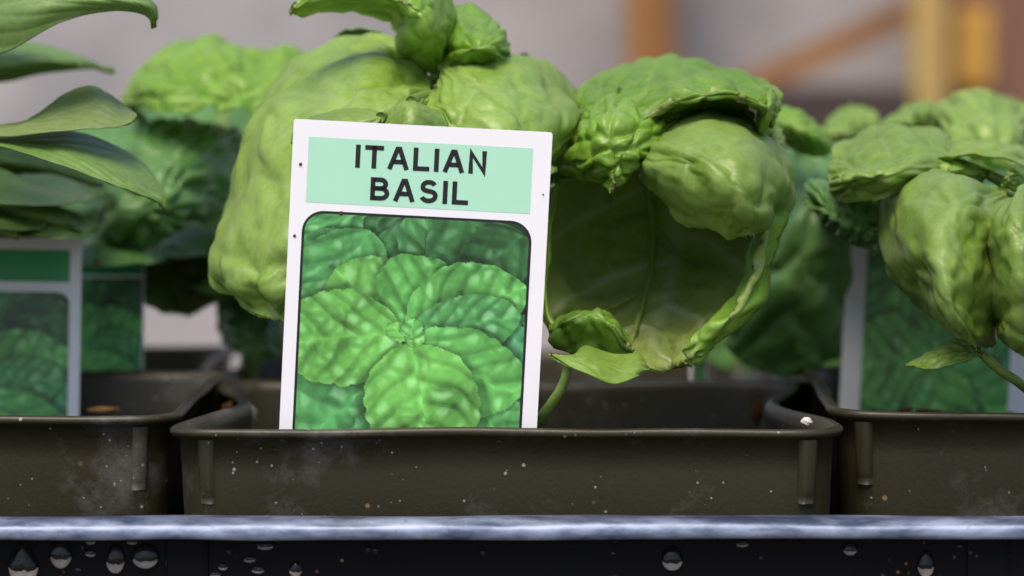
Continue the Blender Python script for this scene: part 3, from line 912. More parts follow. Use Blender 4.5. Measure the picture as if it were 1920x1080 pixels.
leaf(pc, [   # leaf cut by the frame
    [(1960, 330, 30), (1940, 335, 26), (1915, 345, 26), (1900, 360, 30)],
    [(2020, 400, 20), (1975, 400, 8), (1890, 400, 6), (1850, 405, 24)],
    [(2050, 480, 18), (1990, 480, 4), (1890, 470, 2), (1842, 462, 24)],
    [(2050, 560, 20), (1990, 560, 6), (1895, 545, 2), (1846, 530, 22)],
    [(2020, 640, 22), (1980, 640, 10), (1900, 620, 5), (1860, 590, 20)],
    [(1975, 680, 24), (1950, 680, 14), (1905, 662, 10), (1880, 640, 20)],
    ], puff=0.8, nv=3, cells=4, cellamp=0.5, low=0.8, base=0.12, tip=0.2, tipp=0.4, res=(110, 80), seed=43, midw=0.02, petiole=[(1945, 380, 48)])
leaf(pc, [   # left puffed leaf
    [(1790, 260, 66), (1790, 285, 46), (1775, 320, 40), (1765, 345, 40)],
    [(1720, 232, 70), (1715, 255, 46), (1705, 310, 28), (1700, 362, 30)],
    [(1650, 234, 70), (1645, 262, 46), (1635, 320, 26), (1632, 376, 30)],
    [(1585, 265, 66), (1585, 290, 46), (1582, 335, 30), (1585, 380, 34)],
    [(1548, 300, 58), (1550, 320, 48), (1555, 345, 38), (1560, 368, 40)],
    ], puff=0.6, nv=3, cells=4, cellamp=0.45, cell2=0.06, low=0.9, base=0.1, tip=0.25, tipp=0.4, res=(110, 90), seed=45, cren=0.015, midw=0.02, petiole=[(1860, 330, 46), (1940, 370, 48)])
leaf(pc, [   # dark lower leaf under it
    [(1690, 395, 50), (1680, 410, 44), (1665, 440, 42), (1655, 470, 46)],
    [(1620, 350, 56), (1610, 380, 44), (1610, 430, 40), (1620, 470, 44)],
    [(1545, 335, 60), (1545, 360, 48), (1555, 410, 42), (1575, 450, 48)],
    [(1500, 345, 60), (1505, 365, 52), (1520, 395, 48), (1540, 415, 52)],
    ], mat='leaf_r', puff=1.0, cells=3, cellamp=0.7, low=0.9, ruff=0.2, base=0.1, tip=0.25, res=(90, 70), seed=48, petiole=[(1800, 400, 50), (1955, 400, 50)])
leaf(pc, [   # upper leaf with its shadowed underside turned to the viewer
    [(1960, 345, 48), (1950, 310, 56), (1940, 290, 68)],
    [(1895, 300, 38), (1890, 275, 48), (1880, 262, 66)],
    [(1815, 290, 36), (1810, 272, 48), (1800, 258, 64)],
    [(1745, 302, 40), (1745, 290, 48), (1748, 274, 60)],
    [(1690, 322, 46), (1695, 314, 48), (1705, 305, 52)],
    ], puff=0.5, nv=5, cells=5, cellamp=0.4, low=0.5, base=0.05, tip=0.3, tipp=0.6, res=(90, 50), seed=49, cren=0.015, petiole=[(1955, 370, 48)])
leaf(pc, [   # pale round leaf behind the large one
    [(1860, 345, 48), (1850, 325, 44), (1840, 310, 50)],
    [(1800, 355, 40), (1790, 310, 36), (1770, 285, 50)],
    [(1730, 360, 40), (1725, 325, 38), (1715, 300, 50)],
    [(1690, 350, 44), (1692, 335, 42), (1695, 320, 48)],
    ], puff=0.6, cells=4, cellamp=0.4, low=0.4, res=(70, 50), seed=50, tip=0.3, petiole=[(1940, 380, 48)])
leaf(pc, [   # young upright leaf in the hollow
    [(1895, 390, 46), (1905, 375, 44), (1930, 370, 46)],
    [(1870, 360, 40), (1885, 345, 36), (1930, 345, 42)],
    [(1885, 320, 38), (1900, 318, 36), (1930, 325, 40)],
    ], mat='leaf_c', puff=0.4, cellamp=0.3, res=(50, 40), seed=51, base=0.1, petiole=[(1945, 400, 48)])
leaf(pc, [   # small drooping leaf near the soil
    [(1845, 648, 20), (1840, 660, 16), (1830, 668, 14)],
    [(1800, 632, 24), (1800, 655, 17), (1795, 680, 14)],
    [(1745, 655, 24), (1745, 668, 18), (1745, 690, 15)],
    [(1698, 680, 24), (1698, 684, 21), (1700, 688, 19)],
    ], puff=0.3, cellamp=0.15, low=0.5, res=(60, 40), seed=53, base=0.1, tip=0.3, petiole=[(1870, 690, 17), (1920, 725, 20), (1990, 790, 34), (2010, 860, 44)], pr=0.7)

# ---- plants in the back row
pr_ = plant('basil_plant', 0.079, 0.150, 'blurred teal green basil plant behind the tag with a wide white strip', 'basil plant',
            [(1560, 500, 140), (1640, 350, 140), (1720, 280, 138)], mat='stem')
leaf(pr_, [   # long hanging teal leaf
    [(1600, 300, 118), (1560, 265, 112), (1500, 260, 108), (1460, 270, 112), (1430, 300, 120)],
    [(1640, 400, 112), (1590, 380, 100), (1520, 370, 94), (1450, 390, 98), (1400, 420, 110)],
    [(1640, 500, 110), (1590, 490, 98), (1510, 490, 92), (1430, 500, 97), (1370, 520, 110)],
    [(1620, 600, 110), (1570, 600, 99), (1490, 600, 94), (1410, 610, 98), (1360, 620, 110)],
    [(1570, 690, 110), (1530, 700, 103), (1470, 706, 100), (1410, 700, 103), (1380, 690, 110)],
    ], mat='leaf_r', puff=1.2, nv=4, cells=4, cellamp=0.6, low=0.8, res=(80, 60), seed=61, base=0.12, tip=0.2, petiole=[(1600, 290, 130), (1640, 350, 140)])
leaf(pr_, [   # dark folded leaf next to the cluster
    [(1430, 250, 96), (1440, 222, 92), (1460, 205, 96)],
    [(1480, 275, 92), (1490, 240, 86), (1500, 206, 94)],
    [(1530, 290, 92), (1535, 262, 88), (1532, 228, 96)],
    [(1556, 290, 96), (1556, 278, 94), (1552, 262, 98)],
    ], side='under', umat='leaf_c', puff=0.5, cellamp=0.4, res=(60, 44), seed=62, base=0.1, tip=0.3, petiole=[(1600, 310, 130)])
leaf(pr_, [
    [(1640, 280, 150), (1650, 240, 150), (1650, 210, 156)],
    [(1580, 300, 146), (1590, 240, 142), (1595, 198, 156)],
    [(1530, 300, 146), (1540, 250, 142), (1550, 215, 154)],
    ], mat='leaf', puff=0.6, cellamp=0.5, res=(60, 50), seed=63, base=0.2, petiole=[(1690, 300, 140)])
leaf(pr_, [
    [(1770, 260, 124), (1775, 225, 124), (1780, 195, 132)],
    [(1700, 270, 120), (1710, 220, 114), (1720, 190, 130)],
    [(1640, 270, 120), (1650, 235, 116), (1660, 215, 128)],
    ], mat='leaf', puff=0.7, cellamp=0.6, res=(60, 50), seed=64, base=0.2, petiole=[(1740, 290, 138)])
leaf(pr_, [   # pale dome against the brown post
    [(1950, 230, 112), (1935, 205, 118), (1915, 190, 128), (1900, 190, 136)],
    [(1940, 300, 96), (1900, 240, 96), (1860, 190, 112), (1850, 176, 130)],
    [(1880, 320, 92), (1840, 255, 92), (1800, 195, 110), (1790, 178, 130)],
    [(1800, 310, 96), (1780, 260, 96), (1755, 215, 112), (1745, 200, 126)],
    ], mat='leaf', puff=1.2, nv=3, cells=4, cellamp=0.8, low=0.8, res=(80, 64), seed=65, base=0.12, tip=0.2, petiole=[(1740, 300, 138)])
leaf(pr_, [
    [(1800, 215, 150), (1810, 190, 150), (1830, 178, 156)],
    [(1850, 230, 146), (1860, 195, 142), (1870, 176, 154)],
    [(1930, 240, 146), (1935, 210, 142), (1930, 190, 154)],
    ], mat='leaf', puff=0.7, cellamp=0.6, res=(50, 40), seed=66, base=0.2, petiole=[(1760, 280, 140)])

pl = plant('basil_plant', -0.046, 0.140, 'blurred basil plant with a crinkled dome leaf behind the smooth pointed leaves', 'basil plant',
           [(470, 520, 135), (440, 380, 138), (380, 230, 138)])
leaf(pl, [   # crinkled dome
    [(215, 210, 140), (225, 185, 130), (240, 195, 118), (255, 210, 112)],
    [(275, 130, 150), (290, 108, 132), (290, 150, 108), (300, 205, 100)],
    [(380, 90, 154), (395, 66, 134), (390, 120, 106), (385, 205, 98)],
    [(465, 120, 152), (470, 100, 132), (465, 140, 106), (460, 208, 98)],
    [(540, 120, 148), (545, 92, 130), (545, 140, 108), (535, 205, 100)],
    [(610, 150, 140), (612, 120, 128), (612, 160, 112), (605, 205, 104)],
    ], mat='leaf_c', puff=0.9, nv=5, cells=6, cellamp=1.0, low=1.0, base=0.12, tip=0.1, res=(110, 80), seed=71, cren=0.03, crenn=12, ruff=0.4, petiole=[(300, 260, 138)])
leaf(pl, [   # shaded leaf below
    [(300, 232, 128), (330, 225, 124), (380, 228, 124), (440, 235, 130)],
    [(190, 265, 124), (270, 260, 108), (370, 255, 106), (470, 262, 122)],
    [(140, 335, 116), (230, 340, 100), (340, 330, 98), (450, 330, 116)],
    [(160, 420, 112), (230, 420, 98), (320, 400, 96), (420, 375, 112)],
    [(230, 470, 112), (270, 470, 102), (320, 445, 102), (370, 420, 112)],
    ], mat='leaf_r', puff=1.2, nv=4, cells=5, cellamp=1.0, low=0.9, res=(90, 70), seed=73, base=0.12, tip=0.22, cren=0.02, petiole=[(325, 250, 138)])
leaf(pl, [   # underside of the lowest hanging leaf
    [(250, 440, 130), (330, 430, 140), (420, 420, 132)],
    [(240, 510, 122), (340, 500, 136), (440, 480, 124)],
    [(270, 570, 116), (345, 560, 128), (430, 545, 118)],
    [(320, 595, 112), (355, 592, 120), (400, 580, 114)],
    ], side='under', mat='leaf_r', puff=0.5, cellamp=0.4, low=0.5, res=(60, 50), seed=75, base=0.1, tip=0.25, petiole=[(330, 400, 140)])
leaf(pl, [
    [(440, 420, 120), (430, 460, 116), (420, 500, 118)],
    [(500, 430, 116), (490, 490, 110), (470, 550, 114)],
    [(560, 470, 116), (550, 530, 112), (530, 590, 116)],
    ], mat='leaf_r', puff=0.7, cellamp=0.5, low=0.5, res=(60, 50), seed=77, base=0.15, petiole=[(360, 420, 138)])
leaf(pl, [
    [(440, 250, 140), (400, 270, 138), (380, 300, 138)],
    [(520, 300, 130), (470, 350, 126), (420, 400, 128)],
    [(540, 380, 130), (500, 420, 126), (450, 450, 130)],
    ], mat='leaf_r', puff=0.7, cellamp=0.5, low=0.5, res=(60, 50), seed=78, base=0.15, petiole=[(350, 300, 138)])

# ---- plant with smooth pointed leaves
pa = plant('herb_plant', -0.095, 0.054, 'herb plant with smooth pointed leaves in the pot beside the dark green tag', 'herb plant',
           [(-180, 500, 52), (-170, 250, 50), (-160, 90, 48)])
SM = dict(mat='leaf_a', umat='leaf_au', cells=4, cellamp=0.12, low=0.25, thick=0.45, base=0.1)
leaf(pa, [
    [(-130, 50, 50), (-130, 75, 46), (-130, 110, 46)],
    [(0, -62, 42), (0, 15, 30), (0, 102, 30)],
    [(110, -50, 36), (115, -5, 26), (115, 42, 26)],
    [(205, -30, 32), (212, -5, 24), (215, 20, 25)],
    [(280, -4, 30), (276, 8, 24), (262, 24, 26)],
    [(298, 26, 30), (293, 32, 26), (284, 40, 26)],
    [(292, 52, 30), (289, 54, 28), (286, 54, 28)],
    ], puff=0.16, nv=7, vslope=0.4, res=(110, 50), seed=81, tip=0.15, petiole=[(-165, 120, 49)], **SM)
leaf(pa, [
    [(-120, 110, 100), (-120, 130, 96), (-120, 150, 98)],
    [(0, 78, 100), (0, 118, 92), (0, 156, 96)],
    [(80, 82, 100), (85, 112, 92), (85, 139, 96)],
    [(160, 106, 100), (160, 120, 95), (160, 132, 97)],
    [(214, 132, 100), (214, 132, 98), (214, 133, 98)],
    ], puff=0.16, nv=6, vslope=0.4, res=(80, 40), seed=82, tip=0.05, petiole=[(-165, 150, 60)], **SM)
leaf(pa, [
    [(-140, 240, 40), (-140, 248, 36), (-140, 258, 34)],
    [(0, 232, 36), (0, 244, 30), (0, 256, 27)],
    [(62, 214, 38), (65, 230, 30), (68, 250, 25)],
    [(125, 172, 42), (130, 205, 32), (135, 244, 25)],
    [(180, 160, 40), (188, 196, 31), (192, 239, 25)],
    [(232, 190, 36), (232, 210, 30), (232, 233, 26)],
    [(257, 212, 32), (257, 216, 29), (257, 222, 27)],
    ], puff=0.16, nv=7, vslope=0.4, res=(100, 50), seed=83, tip=0.1, petiole=[(-165, 260, 49)], **dict(SM, mat='leaf_au'))
leaf(pa, [
    [(-130, 280, 40), (-130, 272, 36), (-130, 266, 34)],
    [(0, 255, 38), (0, 262, 30), (0, 272, 26)],
    [(95, 244, 38), (90, 272, 28), (85, 300, 23)],
    [(190, 262, 36), (180, 300, 26), (168, 330, 22)],
    [(270, 310, 32), (252, 338, 25), (232, 352, 22)],
    [(308, 362, 29), (300, 368, 26), (286, 372, 24)],
    [(312, 392, 27), (310, 392, 26), (306, 390, 26)],
    ], puff=0.16, nv=7, vslope=0.4, res=(110, 50), seed=84, tip=0.08, petiole=[(-165, 290, 49)], **SM)
leaf(pa, [
    [(-120, 340, 60), (-120, 360, 56), (-120, 380, 58)],
    [(-20, 312, 62), (-20, 370, 54), (-20, 430, 58)],
    [(70, 355, 62), (60, 398, 55), (45, 432, 58)],
    [(160, 428, 62), (155, 430, 60), (150, 432, 60)],
    ], puff=0.16, nv=6, vslope=0.4, res=(80, 40), seed=85, tip=0.1, petiole=[(-165, 390, 50)], **SM)
leaf(pa, [
    [(-120, 300, 80), (-120, 310, 78), (-120, 325, 80)],
    [(0, 275, 84), (0, 300, 80), (0, 325, 84)],
    [(110, 290, 88), (105, 320, 84), (95, 345, 88)],
    [(200, 350, 92), (195, 352, 92), (190, 354, 92)],
    ], puff=0.16, nv=6, res=(60, 40), seed=86, tip=0.1, petiole=[(-165, 330, 52)], **SM)

# ---- shaded inner foliage and leaves added out of view to shade it and the tags
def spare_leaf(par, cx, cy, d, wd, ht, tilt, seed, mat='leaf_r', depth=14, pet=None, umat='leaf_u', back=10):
    """a domed leaf, wd x ht photo px, leaning back by `back` mm from its foot to its top"""
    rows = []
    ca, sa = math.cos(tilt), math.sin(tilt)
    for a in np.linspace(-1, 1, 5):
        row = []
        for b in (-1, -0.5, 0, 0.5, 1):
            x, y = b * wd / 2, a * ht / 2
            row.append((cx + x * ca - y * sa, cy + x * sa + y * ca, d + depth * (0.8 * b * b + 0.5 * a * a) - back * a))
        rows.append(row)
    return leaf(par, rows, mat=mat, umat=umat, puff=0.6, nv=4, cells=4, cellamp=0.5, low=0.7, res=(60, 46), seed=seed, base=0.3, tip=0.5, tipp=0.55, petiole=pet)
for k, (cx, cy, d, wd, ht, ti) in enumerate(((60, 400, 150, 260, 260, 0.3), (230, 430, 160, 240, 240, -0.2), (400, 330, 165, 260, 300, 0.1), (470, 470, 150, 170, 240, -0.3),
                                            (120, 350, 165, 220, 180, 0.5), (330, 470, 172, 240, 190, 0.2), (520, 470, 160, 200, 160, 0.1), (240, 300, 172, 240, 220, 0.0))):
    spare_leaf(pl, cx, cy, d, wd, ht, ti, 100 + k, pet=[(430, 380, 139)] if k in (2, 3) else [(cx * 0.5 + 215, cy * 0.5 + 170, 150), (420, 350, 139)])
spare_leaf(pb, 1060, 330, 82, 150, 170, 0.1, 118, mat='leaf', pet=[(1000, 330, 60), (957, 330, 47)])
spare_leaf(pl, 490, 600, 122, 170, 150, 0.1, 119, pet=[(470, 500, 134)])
for k, (cx, cy, d, wd, ht, ti) in enumerate(((-60, -90, 60, 420, 200, 0.1), (-220, -60, 80, 300, 260, 0.5))):  # unseen leaves added above the view to darken the rear tags
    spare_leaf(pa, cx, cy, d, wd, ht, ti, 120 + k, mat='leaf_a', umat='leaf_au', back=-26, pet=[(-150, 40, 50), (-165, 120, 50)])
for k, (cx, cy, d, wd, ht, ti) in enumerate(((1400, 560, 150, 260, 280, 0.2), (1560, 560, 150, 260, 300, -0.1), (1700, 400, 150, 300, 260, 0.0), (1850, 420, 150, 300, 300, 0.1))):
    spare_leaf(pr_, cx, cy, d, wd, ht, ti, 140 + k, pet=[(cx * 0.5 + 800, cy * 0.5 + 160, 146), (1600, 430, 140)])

def shade_leaf(par, x0, x1, y, d0, d1, seed, mat='leaf_r', umat='leaf_u', pet=None, droop=14):  # half-hidden leaves added to keep light off the tags and pots below
    """an added shading leaf lying nearly level: photo px x0..x1 at its near end, reaching from depth d0 to d1"""
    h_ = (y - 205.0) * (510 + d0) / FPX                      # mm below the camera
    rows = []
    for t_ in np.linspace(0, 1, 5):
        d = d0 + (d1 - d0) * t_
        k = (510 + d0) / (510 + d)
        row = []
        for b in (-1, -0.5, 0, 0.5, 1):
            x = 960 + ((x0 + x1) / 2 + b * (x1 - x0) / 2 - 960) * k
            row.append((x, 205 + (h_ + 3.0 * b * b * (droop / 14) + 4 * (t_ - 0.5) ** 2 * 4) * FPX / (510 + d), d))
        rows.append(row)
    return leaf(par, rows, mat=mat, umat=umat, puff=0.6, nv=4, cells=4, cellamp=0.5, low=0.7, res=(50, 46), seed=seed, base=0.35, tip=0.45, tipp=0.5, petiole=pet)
shade_leaf(pa, -330, 60, 378, 38, 92, 160, 'leaf_a', 'leaf_au', [(-165, 395, 50)])
shade_leaf(pa, -80, 150, 392, 50, 100, 161, 'leaf_a', 'leaf_au', [(-120, 400, 52)])
shade_leaf(pa, -250, 150, 330, 46, 110, 162, 'leaf_a', 'leaf_au', [(-150, 330, 52)])
shade_leaf(pl, 400, 640, 470, 84, 135, 168, pet=[(450, 450, 136)])
shade_leaf(pl, 150, 420, 430, 104, 165, 169, pet=[(430, 420, 137)])
shade_leaf(pl, 330, 560, 500, 110, 170, 170, pet=[(460, 480, 135)])
shade_leaf(pl, 60, 300, 448, 88, 150, 171, pet=[(330, 420, 137), (435, 390, 138)])
shade_leaf(pc, 1640, 1900, 335, 42, 100, 163, pet=[(1900, 360, 50)])
shade_leaf(pc, 1820, 2120, 350, 42, 100, 164, pet=[(1950, 380, 50)])
shade_leaf(pr_, 1560, 1800, 365, 62, 118, 165, pet=[(1700, 350, 138)])

# ------------------------------------------------------------------ plant tags
def paint_print(nw, nh, seed=0):
    """a printed close-up of crinkled basil leaves, linear RGB, x right, y down, both 0..1"""
    y, x = np.meshgrid(np.linspace(0, 1.13, nh), np.linspace(0, 1, nw), indexing='ij')
    img = np.zeros((nh, nw, 3)); img[:] = (0.010, 0.045, 0.016)
    img *= (0.7 + 0.9 * (vnoise(x * 7, y * 7, 1) + .5))[..., None]
    def lf(bx, by, tx, ty, hw, col, nv=5, dark=1.0, sh=0.35, bend=0.0, s=0, wide=0.45):
        nonlocal img
        hw = hw * 1.15; dark = 0.08 + 0.92 * dark
        L = math.hypot(tx - bx, ty - by); ax = ((tx - bx) / L, (ty - by) / L); nx_ = (-ax[1], ax[0])
        wx = x + 0.018 * vnoise(x * 11, y * 11, s + 50); wy = y + 0.018 * vnoise(x * 14, y * 14, s + 60)
        u = ((wx - bx) * ax[0] + (wy - by) * ax[1]) / L
        v = ((wx - bx) * nx_[0] + (wy - by) * nx_[1]) / hw
        v = v - bend * (u - u * u) * 2
        uc = np.clip(u, 0, 1)
        prof = np.where(uc < wide, np.sqrt(np.maximum(0, 1 - (1 - uc / wide) ** 2)), np.maximum(0, 1 - ((uc - wide) / (1 - wide)) ** 2.2) ** 0.7)
        prof = prof * (1 + 0.05 * np.abs(np.sin(uc * 24 + s)))
        inside = (u > 0) & (u < 1) & (np.abs(v) < prof)
        av = np.abs(v)
        ph = (u - 0.34 * av ** 1.2) * nv * 0.72 + 0.18 * np.sign(v) + 0.45 * vnoise(x * 7, y * 7, s)
        fr = np.abs(ph - np.round(ph))
        pil = 1 - np.exp(-(fr / 0.16) ** 1.4)
        mid = np.exp(-(av / 0.07) ** 2)
        bl = blister(x * 13 + s + 1.2 * vnoise(x * 8, y * 8, s), y * 13 + 1.2 * vnoise(x * 8 + 4, y * 8, s), s)
        lum = 0.58 + 0.40 * pil * (0.75 + 0.25 * bl) + 0.12 * (bl - .5) - 0.35 * np.exp(-((ph - np.round(ph)) - 0.12) ** 2 / 0.004) * 0.45
        lum += 0.25 * mid + 0.55 * vnoise(x * 6 + s, y * 6, s + 9) + 0.22 * vnoise(x * 24, y * 24, s + 12) + 0.15 * vnoise(x * 60, y * 60, s + 13)
        lum += 0.12 * np.exp(-((prof - av) / 0.05) ** 2)
        lum *= 1 - sh * 0.6 * np.clip((av - 0.55 * prof) / 0.5, 0, 1)
        c = np.array(col)[None, None] * np.clip(lum, 0.1, 1.6)[..., None] * dark
        hl = np.clip(pil * bl - 0.55 + 0.5 * vnoise(x * 12, y * 12, s + 3), 0, 1) * 0.5 * dark
        c = c + hl[..., None] * np.array([0.45, 0.62, 0.50])
        # soft shadow round the leaf on what lies below (part of the printed picture)
        dsh = np.clip((np.abs(v) - prof) / 0.25, 0, 1)
        near = (u > -0.04) & (u < 1.08) & (dsh < 1) & ~inside
        img = np.where(near[..., None], img * (0.4 + 0.6 * dsh[..., None]), img)
        img = np.where(inside[..., None], c, img)
    G1, G2, G3, G4 = (0.135, 0.47, 0.10), (0.11, 0.41, 0.115), (0.085, 0.32, 0.095), (0.165, 0.50, 0.095)
    lf(0.40, 0.30, 0.28, -0.10, 0.20, G2, 4, 0.42, s=1)
    lf(0.42, 0.02, 0.55, 0.30, 0.16, G3, 5, 0.65, s=2)
    lf(0.60, 0.30, 0.52, -0.10, 0.12, G2, 5, 0.60, s=3)
    lf(0.55, 0.18, 1.02, 0.12, 0.20, G3, 6, 0.62, s=4)
    lf(0.98, 0.05, 0.70, 0.30, 0.12, G3, 5, 0.45, s=5)
    lf(0.20, -0.05, -0.10, 0.25, 0.18, G2, 5, 1.0, s=6)
    lf(0.00, 0.10, 0.22, 0.50, 0.21, G3, 6, 0.95, s=7)
    lf(0.30, 0.08, 0.05, 0.55, 0.16, G2, 6, 0.85, s=8, bend=.3)
    lf(0.60, 0.55, 1.08, 0.78, 0.24, (0.10, 0.38, 0.15), 6, 0.95, s=9)
    lf(0.92, 0.45, 1.08, 0.75, 0.16, (0.09, 0.36, 0.14), 5, 0.9, s=10)
    lf(0.42, 0.72, -0.05, 1.12, 0.30, (0.10, 0.38, 0.11), 6, 0.95, s=11)
    lf(0.55, 0.90, 0.36, 1.30, 0.20, G3, 5, 1.0, s=12)
    lf(0.80, 0.85, 1.02, 1.10, 0.14, G2, 5, 1.0, s=13)
    lf(0.42, 0.50, 0.14, 0.26, 0.16, (0.17, 0.50, 0.10), 4, 1.05, s=14, wide=0.6)
    lf(0.45, 0.53, 0.60, 0.18, 0.17, G1, 6, 1.0, s=15, wide=0.6)
    lf(0.48, 0.54, 1.00, 0.30, 0.17, G1, 7, 1.05, s=16, wide=0.5, bend=-.2)
    lf(0.50, 0.55, 0.98, 0.42, 0.12, G2, 7, 0.95, s=17, wide=0.5)
    lf(0.45, 0.55, -0.10, 0.62, 0.19, G4, 7, 1.0, s=18, wide=0.5, bend=.15)
    lf(0.52, 0.57, 1.00, 0.80, 0.17, G1, 6, 1.0, s=19, wide=0.55, bend=.2)
    lf(0.50, 0.58, 0.62, 1.14, 0.22, G4, 7, 1.05, s=20, wide=0.5)
    lf(0.47, 0.57, 0.40, 0.50, 0.035, G4, 3, 1.1, s=21)
    lf(0.47, 0.52, 0.56, 0.57, 0.04, G4, 3, 1.1, s=22)
    lf(0.50, 0.55, 0.50, 0.46, 0.04, G1, 3, 1.05, s=23)
    return np.clip(img, 0.003, 0.95)

GLY = {
    'I': (0.0, [[(0, 0), (0, 1)]]),
    'T': (0.60, [[(0, 1), (0.60, 1)], [(0.30, 0), (0.30, 1)]]),
    'A': (0.68, [[(0, 0), (0.29, 1.0), (0.39, 1.0), (0.68, 0)], [(0.12, 0.30), (0.56, 0.30)]]),
    'L': (0.50, [[(0, 1), (0, 0), (0.50, 0)]]),
    'N': (0.56, [[(0, 0), (0, 1), (0.56, 0), (0.56, 1)]]),
}
def arc(cx, cy, rx, ry, a0, a1, n=10):
    return [(cx + rx * math.cos(R(a0 + (a1 - a0) * k / n)), cy + ry * math.sin(R(a0 + (a1 - a0) * k / n))) for k in range(n + 1)]
GLY['B'] = (0.62, [[(0, 0), (0, 1)], [(0, 1)] + arc(0.33, 0.765, 0.22, 0.235, 90, -90) + [(0, 0.53)], [(0, 0.53)] + arc(0.35, 0.265, 0.27, 0.265, 90, -90) + [(0, 0)]])
GLY['S'] = (0.62, [arc(0.31, 0.765, 0.26, 0.245, 20, 180) + arc(0.30, 0.70, 0.25, 0.17, 190, 250, 5) + arc(0.33, 0.31, 0.27, 0.20, 70, 0, 6) + arc(0.31, 0.26, 0.29, 0.265, -10, -165)])

def letters(line):
    s, x0, x1, yb, h, st = line
    gaps = 0.40
    tot = sum(GLY[c][0] for c in s) + gaps * (len(s) - 1)
    k = (x1 - x0 - st) / tot
    x = x0
    for c in s:
        wd = GLY[c][0] * k
        yield text_mesh([(c, x, x + wd + st, yb, h, st)], k)
        x += wd + gaps * k
def text_mesh(lines, kk=None):
    """lines: (string, x0, x1, base y, cap height, stroke) in tag px (y down) -> verts (x, y), faces"""
    V, F = [], []
    for s, x0, x1, yb, h, st in lines:
        gaps = 0.40
        tot = sum(GLY[c][0] for c in s) + gaps * (len(s) - 1)
        # wider strokes for upright letters: advance in cap heights, stretched to the measured line width
        k = kk
        cx = x0 + st / 2
        for c in s:
            wdt, strokes = GLY[c]
            for pl_ in strokes:
                p = np.array([(cx + a * k, yb - st / 2 - b * (h - st)) for a, b in pl_])
                n = len(p)
                t = np.diff(p, axis=0); t /= np.linalg.norm(t, axis=1, keepdims=True)
                nm = np.stack([-t[:, 1], t[:, 0]], -1)
                ext = st / 2
                p2 = p.copy()
                if n == 2 or c in 'LANT':
                    p2[0] = p[0] - t[0] * ext * (1 if not (c == 'A') else 0.95); p2[-1] = p[-1] + t[-1] * ext * (1 if c != 'A' else 0.95)
                if c == 'A' and n == 2: p2 = p
                b = len(V)
                for i in range(n):
                    if i == 0: m_ = nm[0]; sc_ = 1
                    elif i == n - 1: m_ = nm[-1]; sc_ = 1
                    else:
                        m_ = nm[i - 1] + nm[i]; m_ /= max(np.linalg.norm(m_), 1e-6); sc_ = min(1 / max(np.dot(m_, nm[i]), 0.35), 2.2)
                    V.append(p2[i] + m_ * ext * sc_); V.append(p2[i] - m_ * ext * sc_)
                for i in range(n - 1):
                    F.append((b + 2 * i, b + 2 * i + 1, b + 2 * i + 3, b + 2 * i + 2))
            cx += (wdt + gaps) * k
    return np.array(V), F

def rrect(x0, y0, x1, y1, r, n=8, bottom_round=False):
    pts = []
    for cx, cy, a0 in ((x0 + r, y0 + r, 180), (x1 - r, y0 + r, 270)):
        pts += [(cx + r * math.cos(R(a0 + 90 * k / n)), cy + r * math.sin(R(a0 + 90 * k / n))) for k in range(n + 1)]
    pts += [(x1, y1), (x0, y1)]
    return pts

